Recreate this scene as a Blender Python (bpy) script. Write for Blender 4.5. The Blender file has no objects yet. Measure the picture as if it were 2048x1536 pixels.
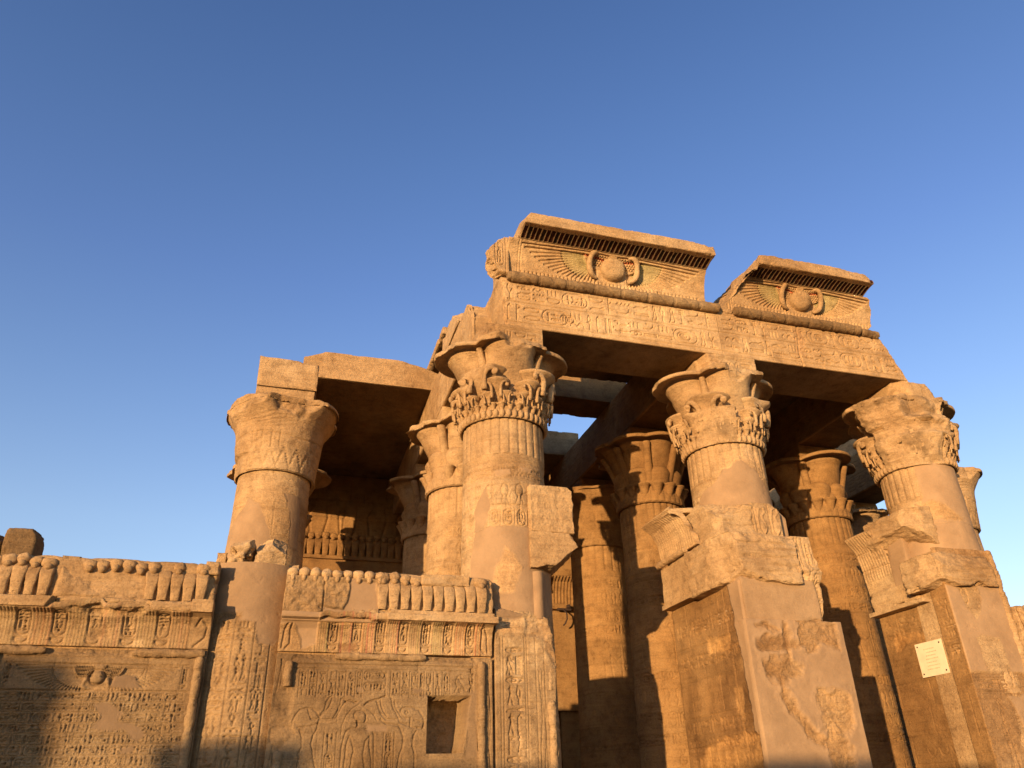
import bpy, math, random
import numpy as np
from mathutils import Vector, Matrix
from math import radians, pi, sin, cos

C = bpy.context.scene.collection
SC = bpy.context.scene

# ------------------------------------------------------------------ camera
cam_d = bpy.data.cameras.new('camera')
cam = bpy.data.objects.new('camera', cam_d)
C.objects.link(cam)
cam_d.sensor_width = 36.0
cam_d.lens = 36.0 * 1539.0 / 2048.0
cam_d.clip_end = 3000.0
_R = np.array([[0.95993125, -0.11448418, 0.25578384],
               [-0.27928682, -0.46587622, 0.8396179],
               [-0.02304064, 0.87741252, 0.47918306]])
_M = Matrix(((_R[0, 0], _R[0, 1], -_R[0, 2]), (_R[1, 0], _R[1, 1], -_R[1, 2]), (_R[2, 0], _R[2, 1], -_R[2, 2])))
cam.matrix_world = Matrix.Translation((0, 0, 1.6)) @ _M.to_4x4()
SC.camera = cam

# ------------------------------------------------------------------ sky, sun, exposure
SUN_EL, SUN_AZ = 2.8, 44.0          # degrees; the light travels towards +X +Y
w = bpy.data.worlds.new("World")
SC.world = w
w.use_nodes = True
nt = w.node_tree
nt.nodes.clear()
sky = nt.nodes.new('ShaderNodeTexSky')
sky.sky_type = 'NISHITA'
sky.sun_disc = False
sky.sun_elevation = radians(SUN_EL)
sky.sun_rotation = radians(180 + SUN_AZ)
sky.altitude = 100
sky.air_density = 1.0
sky.dust_density = 0.3
sky.ozone_density = 2.0
bg = nt.nodes.new('ShaderNodeBackground')
bg.inputs['Strength'].default_value = 0.15
out = nt.nodes.new('ShaderNodeOutputWorld')
# desert evening sky: a little deeper blue overhead, paler towards the horizon
_tc = nt.nodes.new('ShaderNodeTexCoord')
_sep = nt.nodes.new('ShaderNodeSeparateXYZ')
_ramp = nt.nodes.new('ShaderNodeValToRGB')
for _ in range(3):
    _ramp.color_ramp.elements.new(0.5)
for _el, (_p, _c) in zip(_ramp.color_ramp.elements, ((0.30, (.97, .86, 1.0)), (0.45, (.81, .77, .98)), (0.58, (.68, .68, .96)), (0.70, (.60, .635, .90)), (0.84, (.50, .56, .83)))):
    _el.position = _p
    _el.color = (*_c, 1)
nt.links.new(_tc.outputs['Generated'], _sep.inputs[0])
nt.links.new(_sep.outputs['Z'], _ramp.inputs[0])
_vm = nt.nodes.new('ShaderNodeVectorMath')
_vm.operation = 'MULTIPLY'
_vs = nt.nodes.new('ShaderNodeVectorMath')
_vs.operation = 'SCALE'
_vs.inputs['Scale'].default_value = 2.0
nt.links.new(sky.outputs[0], _vm.inputs[0])
nt.links.new(_ramp.outputs[0], _vm.inputs[1])
nt.links.new(_vm.outputs[0], _vs.inputs[0])
nt.links.new(_vs.outputs[0], bg.inputs['Color'])
nt.links.new(bg.outputs[0], out.inputs['Surface'])

sun_d = bpy.data.lights.new('sun', 'SUN')
sun_d.energy = 3.8
sun_d.angle = radians(0.5)
sun_d.color = (1.0, 0.67, 0.38)
sun = bpy.data.objects.new('sun', sun_d)
C.objects.link(sun)
_e, _a = radians(SUN_EL), radians(SUN_AZ)
sun.rotation_euler = Vector((sin(_a) * cos(_e), cos(_a) * cos(_e), -sin(_e))).to_track_quat('-Z', 'Y').to_euler()
sun.location = (-20, -20, 12)

SC.view_settings.view_transform = 'Standard'
SC.view_settings.look = 'None'
SC.view_settings.gamma = 1.0
SC.view_settings.exposure = 1.0
SC.cycles.max_bounces = 8
SC.cycles.diffuse_bounces = 4


# ------------------------------------------------------------------ noise
def _hash(ix, iy, iz, seed):
    h = (ix.astype(np.uint32) * np.uint32(374761393) + iy.astype(np.uint32) * np.uint32(668265263)
         + iz.astype(np.uint32) * np.uint32(2147483647) + np.uint32((seed * 974711 + 12345) & 0xffffffff))
    h = (h ^ (h >> np.uint32(13))) * np.uint32(1274126177)
    h = (h ^ (h >> np.uint32(16))) * np.uint32(2246822519)
    return ((h ^ (h >> np.uint32(15))) & np.uint32(0xffffff)).astype(np.float32) / np.float32(0xffffff)


def vnoise(P, seed=0):
    """value noise in -1..1 for points (...,3)"""
    P = np.asarray(P, np.float32)
    i = np.floor(P).astype(np.int64)
    f = P - i
    f = f * f * (3 - 2 * f)
    r = 0
    for dx in (0, 1):
        wx = f[..., 0] if dx else 1 - f[..., 0]
        for dy in (0, 1):
            wy = f[..., 1] if dy else 1 - f[..., 1]
            for dz in (0, 1):
                wz = f[..., 2] if dz else 1 - f[..., 2]
                r = r + wx * wy * wz * _hash(i[..., 0] + dx, i[..., 1] + dy, i[..., 2] + dz, seed)
    return r * 2 - 1


def fbm(P, octv=4, seed=0, gain=0.5):
    P = np.asarray(P, np.float32)
    a, s, n = 1.0, 0, 0
    for o in range(octv):
        s = s + a * vnoise(P * (2.03 ** o) + 17.3 * o, seed + o)
        n += a
        a *= gain
    return s / n * 1.6


def sstep(a, b, x):
    t = np.clip((x - a) / (b - a + 1e-9), 0, 1)
    return t * t * (3 - 2 * t)


# ------------------------------------------------------------------ mesh builder
class MB:
    def __init__(s):
        s.V, s.F, s.T, s.n = [], [], [], 0

    def grid(s, P, T=None, wrapu=False):
        """P (nv,nu,3); T (nv,nu,4) colour tone + plaster share"""
        nv, nu = P.shape[:2]
        if T is None:
            T = np.ones((nv, nu, 4), np.float32)
            T[..., 3] = 0
        idx = np.arange(nv * nu).reshape(nv, nu) + s.n
        if wrapu:
            idx = np.concatenate([idx, idx[:, :1]], 1)
        q = np.stack([idx[:-1, :-1], idx[:-1, 1:], idx[1:, 1:], idx[1:, :-1]], -1).reshape(-1, 4)
        s.V.append(P.reshape(-1, 3).astype(np.float32))
        s.T.append(T.reshape(-1, 4).astype(np.float32))
        s.F.append(q)
        s.n += nv * nu

    def each(s, fn):
        s.V = [fn(v) for v in s.V]

    def build(s, name, mat, parent=None, base=(0, 0, 0)):
        V = np.concatenate(s.V)
        F = np.concatenate(s.F)
        T = np.concatenate(s.T)
        if parent is not None:
            base = BASE[parent.name]
        V = V - np.array(base, np.float32)
        me = bpy.data.meshes.new(name)
        me.vertices.add(len(V))
        me.vertices.foreach_set('co', V.ravel())
        me.loops.add(len(F) * 4)
        me.loops.foreach_set('vertex_index', F.ravel().astype(np.int32))
        me.polygons.add(len(F))
        me.polygons.foreach_set('loop_start', np.arange(0, len(F) * 4, 4, dtype=np.int32))
        me.polygons.foreach_set('loop_total', np.full(len(F), 4, np.int32))
        me.polygons.foreach_set('use_smooth', np.ones(len(F), bool))
        me.update(calc_edges=True)
        at = me.attributes.new('tone', 'FLOAT_COLOR', 'POINT')
        at.data.foreach_set('color', T.ravel())
        me.materials.append(mat)
        o = bpy.data.objects.new(name, me)
        C.objects.link(o)
        if parent is not None:
            o.parent = parent
        else:
            o.location = base
        BASE[o.name] = tuple(base)
        return o


BASE = {}


def thing(name, label, cat, base, group=None):
    o = bpy.data.objects.new(name, None)
    o.empty_display_size = 0.3
    C.objects.link(o)
    o.location = base
    o['label'] = label
    o['category'] = cat
    o['kind'] = 'thing'
    if group:
        o['group'] = group
    BASE[o.name] = tuple(base)
    return o


def tag(o, label, cat, group=None):
    o['label'] = label
    o['kind'] = 'thing'
    o['category'] = cat
    if group:
        o['group'] = group
    return o


# ------------------------------------------------------------------ materials
def stone_mat(name, cols, plaster=(0.330, 0.214, 0.110), bump=1.0, rough=0.92):
    m = bpy.data.materials.new(name)
    m.use_nodes = True
    t = m.node_tree
    N, L = t.nodes, t.links
    bs = N['Principled BSDF']
    bs.inputs['Roughness'].default_value = rough
    bs.inputs['Specular IOR Level'].default_value = 0.15
    geo = N.new('ShaderNodeNewGeometry')

    def noise(scale, det=6, ro=0.6, sx=(1, 1, 1)):
        mp = N.new('ShaderNodeMapping')
        mp.inputs['Scale'].default_value = sx
        L.new(geo.outputs['Position'], mp.inputs['Vector'])
        n = N.new('ShaderNodeTexNoise')
        n.inputs['Scale'].default_value = scale
        n.inputs['Detail'].default_value = det
        n.inputs['Roughness'].default_value = ro
        L.new(mp.outputs[0], n.inputs['Vector'])
        return n.outputs['Fac']

    def ramp(f, stops):
        r = N.new('ShaderNodeValToRGB')
        while len(r.color_ramp.elements) < len(stops):
            r.color_ramp.elements.new(0.5)
        for e, (p, c) in zip(r.color_ramp.elements, stops):
            e.position = p
            e.color = (*c, 1)
        L.new(f, r.inputs[0])
        return r.outputs[0]

    def mix(f, a, b, mode='MIX'):
        x = N.new('ShaderNodeMix')
        x.data_type = 'RGBA'
        x.blend_type = mode
        for s_, v in ((0, f), (6, a), (7, b)):
            if isinstance(v, (int, float)):
                x.inputs[s_].default_value = v
            elif isinstance(v, tuple):
                x.inputs[s_].default_value = (*v, 1)
            else:
                L.new(v, x.inputs[s_])
        return x.outputs[2]

    def mth(op, a, b=None):
        x = N.new('ShaderNodeMath')
        x.operation = op
        for i, v in enumerate((a, b)):
            if v is None:
                continue
            if isinstance(v, (int, float)):
                x.inputs[i].default_value = v
            else:
                L.new(v, x.inputs[i])
        return x.outputs[0]

    big = noise(0.55, 5, 0.55)
    c = ramp(big, [(0.30, cols[0]), (0.5, cols[1]), (0.70, cols[2])])
    med = noise(4.5, 9, 0.68)
    c = mix(0.75, c, ramp(med, [(0.28, (0.52, 0.48, 0.44)), (0.48, (1, 1, 1)), (0.70, (1.28, 1.28, 1.24))]), 'MULTIPLY')
    bed = noise(2.2, 7, 0.7, (0.5, 0.5, 7))
    c = mix(0.5, c, ramp(bed, [(0.3, (0.62, 0.57, 0.52)), (0.50, (1, 1, 1)), (0.75, (1.16, 1.15, 1.10))]), 'MULTIPLY')
    fine = noise(38, 6, 0.7)
    c = mix(0.7, c, ramp(fine, [(0.3, (0.62, 0.59, 0.56)), (0.5, (1, 1, 1)), (0.68, (1.2, 1.2, 1.18))]), 'MULTIPLY')
    spot = noise(9, 8, 0.75)
    c = mix(ramp(spot, [(0.60, (0, 0, 0)), (0.70, (0.6, 0.6, 0.6))]), c, (0.10, 0.062, 0.04))
    pn = noise(2.3, 7, 0.6)
    pl = mix(0.5, plaster, ramp(pn, [(0.3, (0.60, 0.57, 0.54)), (0.7, (1.24, 1.23, 1.20))]), 'MULTIPLY')
    pl = mix(0.35, pl, ramp(fine, [(0.3, (0.85, 0.85, 0.85)), (0.7, (1.05, 1.05, 1.05))]), 'MULTIPLY')
    at = N.new('ShaderNodeAttribute')
    at.attribute_name = 'tone'
    c = mix(at.outputs['Alpha'], c, pl)
    c = mix(1.0, c, at.outputs['Color'], 'MULTIPLY')
    L.new(c, bs.inputs['Base Color'])
    # surface relief: grain, pits, tool marks
    g1 = noise(13, 10, 0.72)
    g2 = noise(60, 6, 0.7)
    g3 = noise(8, 6, 0.6, (1, 1, 5))
    h = mth('ADD', mth('MULTIPLY', g1, 1.0), mth('ADD', mth('MULTIPLY', g2, 0.28), mth('MULTIPLY', g3, 0.6)))
    pits = N.new('ShaderNodeTexVoronoi')
    pits.inputs['Scale'].default_value = 16
    L.new(geo.outputs['Position'], pits.inputs['Vector'])
    pm = ramp(pits.outputs['Distance'], [(0.05, (0, 0, 0)), (0.17, (1, 1, 1))])
    pgate = ramp(noise(3.1, 4, 0.6), [(0.52, (0, 0, 0)), (0.6, (1, 1, 1))])
    inv = mth('MULTIPLY', mth('SUBTRACT', 1.0, pm), pgate)
    h = mth('SUBTRACT', h, mth('MULTIPLY', inv, 0.5))
    amt = mth('SUBTRACT', 1.0, mth('MULTIPLY', at.outputs['Alpha'], 0.72))
    h = mth('MULTIPLY', h, amt)
    b = N.new('ShaderNodeBump')
    b.inputs['Strength'].default_value = 1.0
    b.inputs['Distance'].default_value = 0.030 * bump
    L.new(h, b.inputs['Height'])
    L.new(b.outputs[0], bs.inputs['Normal'])
    return m


STONE = stone_mat('sandstone', [(0.305, 0.183, 0.077), (0.405, 0.260, 0.119), (0.485, 0.335, 0.168)])
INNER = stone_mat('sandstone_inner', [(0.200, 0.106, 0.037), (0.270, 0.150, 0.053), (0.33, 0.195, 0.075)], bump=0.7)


def flat_mat(name, col, rough=0.7, metal=0.0, nscale=8.0, namt=0.3):
    m = bpy.data.materials.new(name)
    m.use_nodes = True
    N, L = m.node_tree.nodes, m.node_tree.links
    bs = N['Principled BSDF']
    bs.inputs['Roughness'].default_value = rough
    bs.inputs['Metallic'].default_value = metal
    geo = N.new('ShaderNodeNewGeometry')
    n = N.new('ShaderNodeTexNoise')
    n.inputs['Scale'].default_value = nscale
    n.inputs['Detail'].default_value = 6
    L.new(geo.outputs['Position'], n.inputs['Vector'])
    r = N.new('ShaderNodeValToRGB')
    r.color_ramp.elements[0].position = 0.3
    r.color_ramp.elements[1].position = 0.7
    r.color_ramp.elements[0].color = (*[c * (1 - namt) for c in col], 1)
    r.color_ramp.elements[1].color = (*[c * (1 + namt * 0.5) for c in col], 1)
    L.new(n.outputs['Fac'], r.inputs[0])
    L.new(r.outputs[0], bs.inputs['Base Color'])
    b = N.new('ShaderNodeBump')
    b.inputs['Distance'].default_value = 0.01
    b.inputs['Strength'].default_value = 0.5
    L.new(n.outputs['Fac'], b.inputs['Height'])
    L.new(b.outputs[0], bs.inputs['Normal'])
    return m


PLAQUE = flat_mat('pale_limestone', (0.74, 0.60, 0.37), 0.6, 0, 5, 0.12)
INK = flat_mat('plaque_paint', (0.52, 0.40, 0.23), 0.8)
IRON = flat_mat('rusty_iron', (0.05, 0.028, 0.018), 0.75, 0.4, 30)
SAND = flat_mat('desert_sand', (0.30, 0.20, 0.11), 0.95, 0, 0.8, 0.25)


# ------------------------------------------------------------------ carving canvas
class Cv:
    """a height field in metres (x right, y up) carved and painted with pigment"""

    def __init__(s, x0, x1, y0, y1, res=0.014):
        s.x0, s.x1, s.y0, s.y1 = x0, x1, y0, y1
        s.nx = max(3, int(round((x1 - x0) / res)) + 1)
        s.ny = max(3, int(round((y1 - y0) / res)) + 1)
        s.xs = np.linspace(x0, x1, s.nx)
        s.ys = np.linspace(y0, y1, s.ny)
        s.dx, s.dy = s.xs[1] - s.xs[0], s.ys[1] - s.ys[0]
        s.H = np.zeros((s.ny, s.nx), np.float32)
        s.T = np.ones((s.ny, s.nx, 4), np.float32)
        s.T[..., 3] = 0

    def win(s, xa, xb, ya, yb):
        i0 = max(0, int((xa - s.x0) / s.dx) - 1)
        i1 = min(s.nx, int((xb - s.x0) / s.dx) + 3)
        j0 = max(0, int((ya - s.y0) / s.dy) - 1)
        j1 = min(s.ny, int((yb - s.y0) / s.dy) + 3)
        if i1 <= i0 or j1 <= j0:
            return None
        sl = (slice(j0, j1), slice(i0, i1))
        X, Y = np.meshgrid(s.xs[i0:i1], s.ys[j0:j1])
        return sl, X, Y

    def line(s, pts, w=0.018, d=0.015, closed=False, ridge=False, tint=None):
        pts = list(pts)
        if not ridge:
            d = d * 1.6
        if closed:
            pts = pts + [pts[0]]
        px = [p[0] for p in pts]
        py = [p[1] for p in pts]
        r = s.win(min(px) - w * 1.6, max(px) + w * 1.6, min(py) - w * 1.6, max(py) + w * 1.6)
        if r is None:
            return
        sl, X, Y = r
        D = np.full(X.shape, 9.0)
        for (ax, ay), (bx, by) in zip(pts[:-1], pts[1:]):
            vx, vy = bx - ax, by - ay
            L2 = vx * vx + vy * vy + 1e-12
            t = np.clip(((X - ax) * vx + (Y - ay) * vy) / L2, 0, 1)
            D = np.minimum(D, np.hypot(X - ax - t * vx, Y - ay - t * vy))
        f = np.clip(1.35 - D / w, 0, 1)
        s.H[sl] += (d if ridge else -d) * f
        if tint is not None:
            for k in range(3):
                s.T[sl][..., k] *= 1 + (tint[k] - 1) * f

    def ell(s, cx, cy, rx, ry, h, dome=True, tint=None):
        r = s.win(cx - rx, cx + rx, cy - ry, cy + ry)
        if r is None:
            return
        sl, X, Y = r
        q = ((X - cx) / rx) ** 2 + ((Y - cy) / ry) ** 2
        f = np.sqrt(np.clip(1 - q, 0, 1)) if dome else np.clip((1 - q) * 4, 0, 1)
        s.H[sl] += h * f
        if tint is not None:
            g = (q < 1) * 1.0
            for k in range(3):
                s.T[sl][..., k] *= 1 + (tint[k] - 1) * g

    def ring(s, cx, cy, rx, ry, w, d, a0=0, a1=2 * pi, n=18, **k):
        s.line([(cx + rx * cos(a0 + (a1 - a0) * i / n), cy + ry * sin(a0 + (a1 - a0) * i / n)) for i in range(n + 1)], w, d, **k)

    def mask(s, pts, wob=0.04, seed=0, soft=0.015, ns=5.0):
        px = [p[0] for p in pts]
        py = [p[1] for p in pts]
        r = s.win(min(px) - wob * 2, max(px) + wob * 2, min(py) - wob * 2, max(py) + wob * 2)
        if r is None:
            return None
        sl, X, Y = r
        Q = np.stack([X * ns, Y * ns, np.full_like(X, seed * 3.7)], -1)
        X = X + wob * fbm(Q, 4, seed)
        Y = Y + wob * fbm(Q + 31, 4, seed + 9)
        ins = np.zeros(X.shape, bool)
        D = np.full(X.shape, 9.0)
        n = len(pts)
        for i in range(n):
            ax, ay = pts[i]
            bx, by = pts[(i + 1) % n]
            c = ((ay > Y) != (by > Y)) & (X < (bx - ax) * (Y - ay) / ((by - ay) or 1e-9) + ax)
            ins ^= c
            vx, vy = bx - ax, by - ay
            t = np.clip(((X - ax) * vx + (Y - ay) * vy) / (vx * vx + vy * vy + 1e-12), 0, 1)
            D = np.minimum(D, np.hypot(X - ax - t * vx, Y - ay - t * vy))
        sd = np.where(ins, D, -D)
        return sl, X, Y, np.clip(0.5 + sd / soft * 0.5, 0, 1)

    def plaster(s, pts, h=0.006, wob=0.05, seed=0, a=1.0, tone=1.0):
        r = s.mask(pts, wob, seed)
        if r is None:
            return
        sl, X, Y, m = r
        und = 0.003 * fbm(np.stack([X * 3, Y * 3, X * 0], -1), 3, seed + 3)
        s.H[sl] = s.H[sl] * (1 - m) + (h + und) * m
        s.T[sl][..., 3] = np.maximum(s.T[sl][..., 3] * (1 - m), a * m)
        for k in range(3):
            s.T[sl][..., k] = s.T[sl][..., k] * (1 - m) + tone * m

    def rough(s, pts, d=0.05, wob=0.06, seed=0, ns=6.0, tone=(0.9, 0.88, 0.86), keep=0.0, soft=0.03):
        r = s.mask(pts, wob, seed, soft, 6.0 if wob > .07 else 5.0)
        if r is None:
            return
        sl, X, Y, m = r
        f = fbm(np.stack([X * ns, Y * ns * 1.5, X * 0 + seed], -1), 5, seed + 5, 0.6)
        s.H[sl] = s.H[sl] * (1 - m * (1 - keep)) + (-d * 0.7 + d * 0.6 * f) * m
        s.T[sl][..., 3] *= (1 - m)
        for k in range(3):
            s.T[sl][..., k] *= 1 - m * (1 - tone[k])

    def courses(s, rows, seed=0, w=0.008, d=0.010, lo=0.9, hi=1.8, tone=0.05):
        """block joints: rows = list of y levels"""
        rg = random.Random(seed)
        for k, (a, b) in enumerate(zip(rows[:-1], rows[1:])):
            s.line([(s.x0, a), (s.x1, a)], w, d)
            x = s.x0 - rg.random() * hi
            while x < s.x1:
                x2 = x + rg.uniform(lo, hi)
                s.line([(x2, a), (x2, b)], w, d)
                r = s.win(x + s.dx, x2 - s.dx * 2, a + s.dy, b - s.dy * 2)
                if r:
                    t = 1 + rg.uniform(-1, 1) * tone
                    s.T[r[0]][..., :3] *= t
                    s.H[r[0]] += rg.uniform(-0.003, 0.003)
                x = x2

    def weather(s, seed=0, salt=0.5, soot=0.5, wear=0.5, amp=0.006):
        X, Y = np.meshgrid(s.xs, s.ys)
        Q = np.stack([X, Y, np.full_like(X, seed * 1.37)], -1)
        # carved detail worn away in patches
        k = sstep(0.05, 0.65, fbm(Q * 1.3, 5, seed + 1)) * wear
        s.H *= (1 - k)
        pit = sstep(0.45, 0.8, fbm(Q * 9, 4, seed + 2, 0.6))
        s.H += amp * fbm(Q * 2.2, 5, seed + 3) - pit * 0.005
        a = sstep(0.30, 0.75, fbm(Q * 1.7 + 9, 6, seed + 4, 0.65)) * salt * (1 - s.T[..., 3])
        b = sstep(0.35, 0.85, fbm(Q * np.array([1.1, 0.6, 1]) + 40, 6, seed + 5, 0.6)) * soot * (1 - 0.6 * s.T[..., 3])
        for i, (ca, cb) in enumerate(((1.35, 0.5), (1.42, 0.46), (1.5, 0.44))):
            s.T[..., i] *= (1 + (ca - 1) * a) * (1 + (cb - 1) * b)


# glyphs in a unit box: lists of polylines, 'o' = ring (cx,cy,rx,ry), 'd' = hollow disc
def _arc(cx, cy, rx, ry, a0, a1, n=9):
    return [(cx + rx * cos(radians(a0 + (a1 - a0) * i / n)), cy + ry * sin(radians(a0 + (a1 - a0) * i / n))) for i in range(n + 1)]


TALL = [
    [[(.5, 0), (.5, .35)], [(.5, .3), (.2, .6), (.35, 1), (.7, .75), (.6, .35)]],
    [[(.25, 0), (.25, 1), (.85, .9), (.25, .7)]],
    [_arc(.5, .75, .2, .22, 0, 360), [(.5, .5), (.5, 0)], [(.15, .5), (.85, .5)]],
    [[(.5, 0), (.5, .9)], [(.2, .95), (.8, .95)], [(.25, .8), (.75, .8)], [(.25, .68), (.75, .68)], [(.3, 0), (.7, 0)]],
    [[(.1, 0), (.3, .3), (.15, .55), (.35, .9), (.6, .95), (.62, .78), (.85, .7)], [(.35, .8), (.55, .55), (.95, .1), (.6, .2), (.5, 0)], [(.45, .2), (.4, 0), (.6, 0)]],
    [_arc(.4, .83, .14, .14, 0, 360), [(.4, .68), (.25, .35), (.1, 0), (.9, 0), (.85, .3), (.45, .4)], [(.45, .6), (.85, .62)]],
    [[(.3, 0), (.3, .85), (.6, 1), (.75, .85)], [(.3, 0), (.5, .1)]],
    [[(.2, 0), (.2, .9), (.35, .9), (.35, 0)], [(.6, 0), (.6, .9), (.78, .9), (.78, 0)]],
    [[(.2, 0), (.5, .6), (.8, 0)], [(.5, .6), (.5, 1)], [(.3, .85), (.7, .85)]],
    [[(.15, 0), (.35, .2), (.5, .6), (.35, .75), (.45, .95), (.75, .9), (.7, .65), (.9, .2), (.7, 0), (.15, 0)]],
    [[(.5, 0), (.45, .4), (.2, .8), (.3, 1)], [(.45, .4), (.7, .7), (.9, .65)], [(.2, 0), (.8, 0)]],
    [[(.3, 0), (.3, 1)], [(.3, 1), (.7, .8), (.3, .6)], [(.3, .35), (.8, .25)]],
]
WIDE = [
    [[(0, .4), (.12, .7), (.25, .3), (.38, .7), (.5, .3), (.62, .7), (.75, .3), (.88, .7), (1, .4)]],
    [_arc(.5, .85, .48, .75, 180, 360) + [(.02, .85)]],
    [_arc(.5, .5, .5, .32, 0, 360, 14)],
    [_arc(.5, .5, .5, .32, 0, 360, 14), _arc(.5, .5, .14, .25, 0, 360)],
    [[(0, .2), (.3, .25), (.55, .25), (.75, .6), (.95, .55)], [(.75, .6), (.8, .95)]],
    [[(0, .3), (1, .3), (1, .65), (0, .65), (0, .3)]],
    [[(0, .5), (1, .5)], [(.42, .2), (.42, .8)], [(.55, .2), (.55, .8)]],
    [[(0, .15), (.2, .45), (.7, .45), (1, .75)], [(.7, .45), (1, .3)]],
    [_arc(.25, .2, .22, .6, 0, 180) + [(.03, .2)], _arc(.75, .2, .22, .6, 0, 180) + [(.53, .2)]],
    [[(.1, .15), (.1, .85), (.45, .85), (.45, .15)], _arc(.78, .5, .2, .36, 0, 360)],
    [[(.1, .1), (.1, .9)], [(.4, .1), (.4, .9)], [(.7, .1), (.7, .9)]],
    [[(0, .5), (.35, .75), (.65, .25), (1, .5)], [(0, .3), (.3, .1)]],
    [[(0, .7), (.15, .85), (.3, .6), (.2, .3), (.6, .2), (1, .35)]],
]


def glyph(cv, g, x, y, w, h, lw, d, flip=False):
    for st in g:
        cv.line([(x + (w * (1 - p[0]) if flip else w * p[0]), y + h * p[1]) for p in st], lw, d)


def text_h(cv, x0, x1, y0, y1, rg, lw=0.011, d=0.012):
    H = y1 - y0
    x = x0
    while x < x1 - 0.3 * H:
        r = rg.random()
        if r < 0.45:
            w = H * rg.uniform(0.38, 0.6)
            glyph(cv, rg.choice(TALL), x, y0, w, H, lw, d)
        elif r < 0.8:
            w = H * rg.uniform(0.7, 1.0)
            glyph(cv, rg.choice(WIDE), x, y0 + H * 0.55, w, H * 0.42, lw, d)
            glyph(cv, rg.choice(WIDE), x, y0 + H * 0.02, w, H * 0.42, lw, d)
        elif r < 0.92:
            w = H * rg.uniform(0.6, 0.8)
            for k in range(3):
                glyph(cv, rg.choice(WIDE), x, y0 + H * (0.02 + 0.34 * k), w, H * 0.27, lw, d)
        else:
            w = H * 1.5
            cartouche(cv, x, y0 + H * 0.05, w, H * 0.9, rg, lw, d)
        x += w + H * 0.13


def text_v(cv, x0, x1, y0, y1, rg, lw=0.011, d=0.012):
    W = x1 - x0
    y = y1
    while y > y0 + 0.25 * W:
        r = rg.random()
        if r < 0.35:
            h = min(W * rg.uniform(0.8, 1.1), y - y0)
            glyph(cv, rg.choice(TALL), x0, y - h, W * 0.48, h, lw, d)
            glyph(cv, rg.choice(TALL), x0 + W * 0.54, y - h, W * 0.46, h, lw, d)
        elif r < 0.5:
            h = min(W * rg.uniform(0.9, 1.2), y - y0)
            glyph(cv, rg.choice(TALL), x0 + W * .1, y - h, W * 0.8, h, lw, d)
        else:
            h = min(W * rg.uniform(0.3, 0.42), y - y0)
            glyph(cv, rg.choice(WIDE), x0, y - h, W, h, lw, d)
        y -= h + W * 0.12


def rrect(x, y, w, h, n=6):
    r = min(w, h) / 2
    p = []
    for cx, cy, a in ((x + w - r, y + h - r, 0), (x + r, y + h - r, 90), (x + r, y + r, 180), (x + w - r, y + r, 270)):
        for i in range(n + 1):
            t = radians(a + 90 * i / n)
            p.append((cx + r * cos(t), cy + r * sin(t)))
    return p


def cartouche(cv, x, y, w, h, rg, lw=0.011, d=0.012):
    cv.line(rrect(x, y, w, h), lw, d, closed=True)
    m = min(w, h) * 0.2
    if w > h:
        text_h(cv, x + m * 1.4, x + w - m * 1.2, y + m, y + h - m, rg, lw, d)
    else:
        text_v(cv, x + m, x + w - m, y + m * 1.3, y + h - m * 1.3, rg, lw, d)


def cartouche_frieze(cv, x0, x1, y0, y1, rg, period=0.345, paint=0.0, d=0.014):
    x = x0
    h = y1 - y0
    cols = [(1.5, .35, .25), (.55, 1.05, .62), (1.5, 1.5, 1.45), (.5, .85, .95)]
    while x < x1:
        cwid = period * 0.42
        nb = 6
        bw = (period - cwid) / nb
        for k in range(nb):
            xx = x + bw * (k + 0.5)
            if xx > x1:
                return
            t = None
            if paint:
                c = cols[(k * 2 + int(x * 7)) % 4] if rg.random() < 0.8 else (1, 1, 1)
                t = tuple(1 + (v - 1) * paint * rg.uniform(.2, 1) for v in c)
            cv.line([(xx, y0), (xx, y1)], bw * 0.42, 0.012, ridge=True, tint=t)
        xa = x + period - cwid + 0.01
        if xa + cwid - 0.02 < x1:
            cartouche(cv, xa, y0 + h * 0.22, cwid - 0.02, h * 0.64, rg, 0.010, d)
            glyph(cv, WIDE[1], xa, y0 + h * 0.02, cwid - 0.02, h * 0.17, 0.012, d)
        x += period


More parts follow.
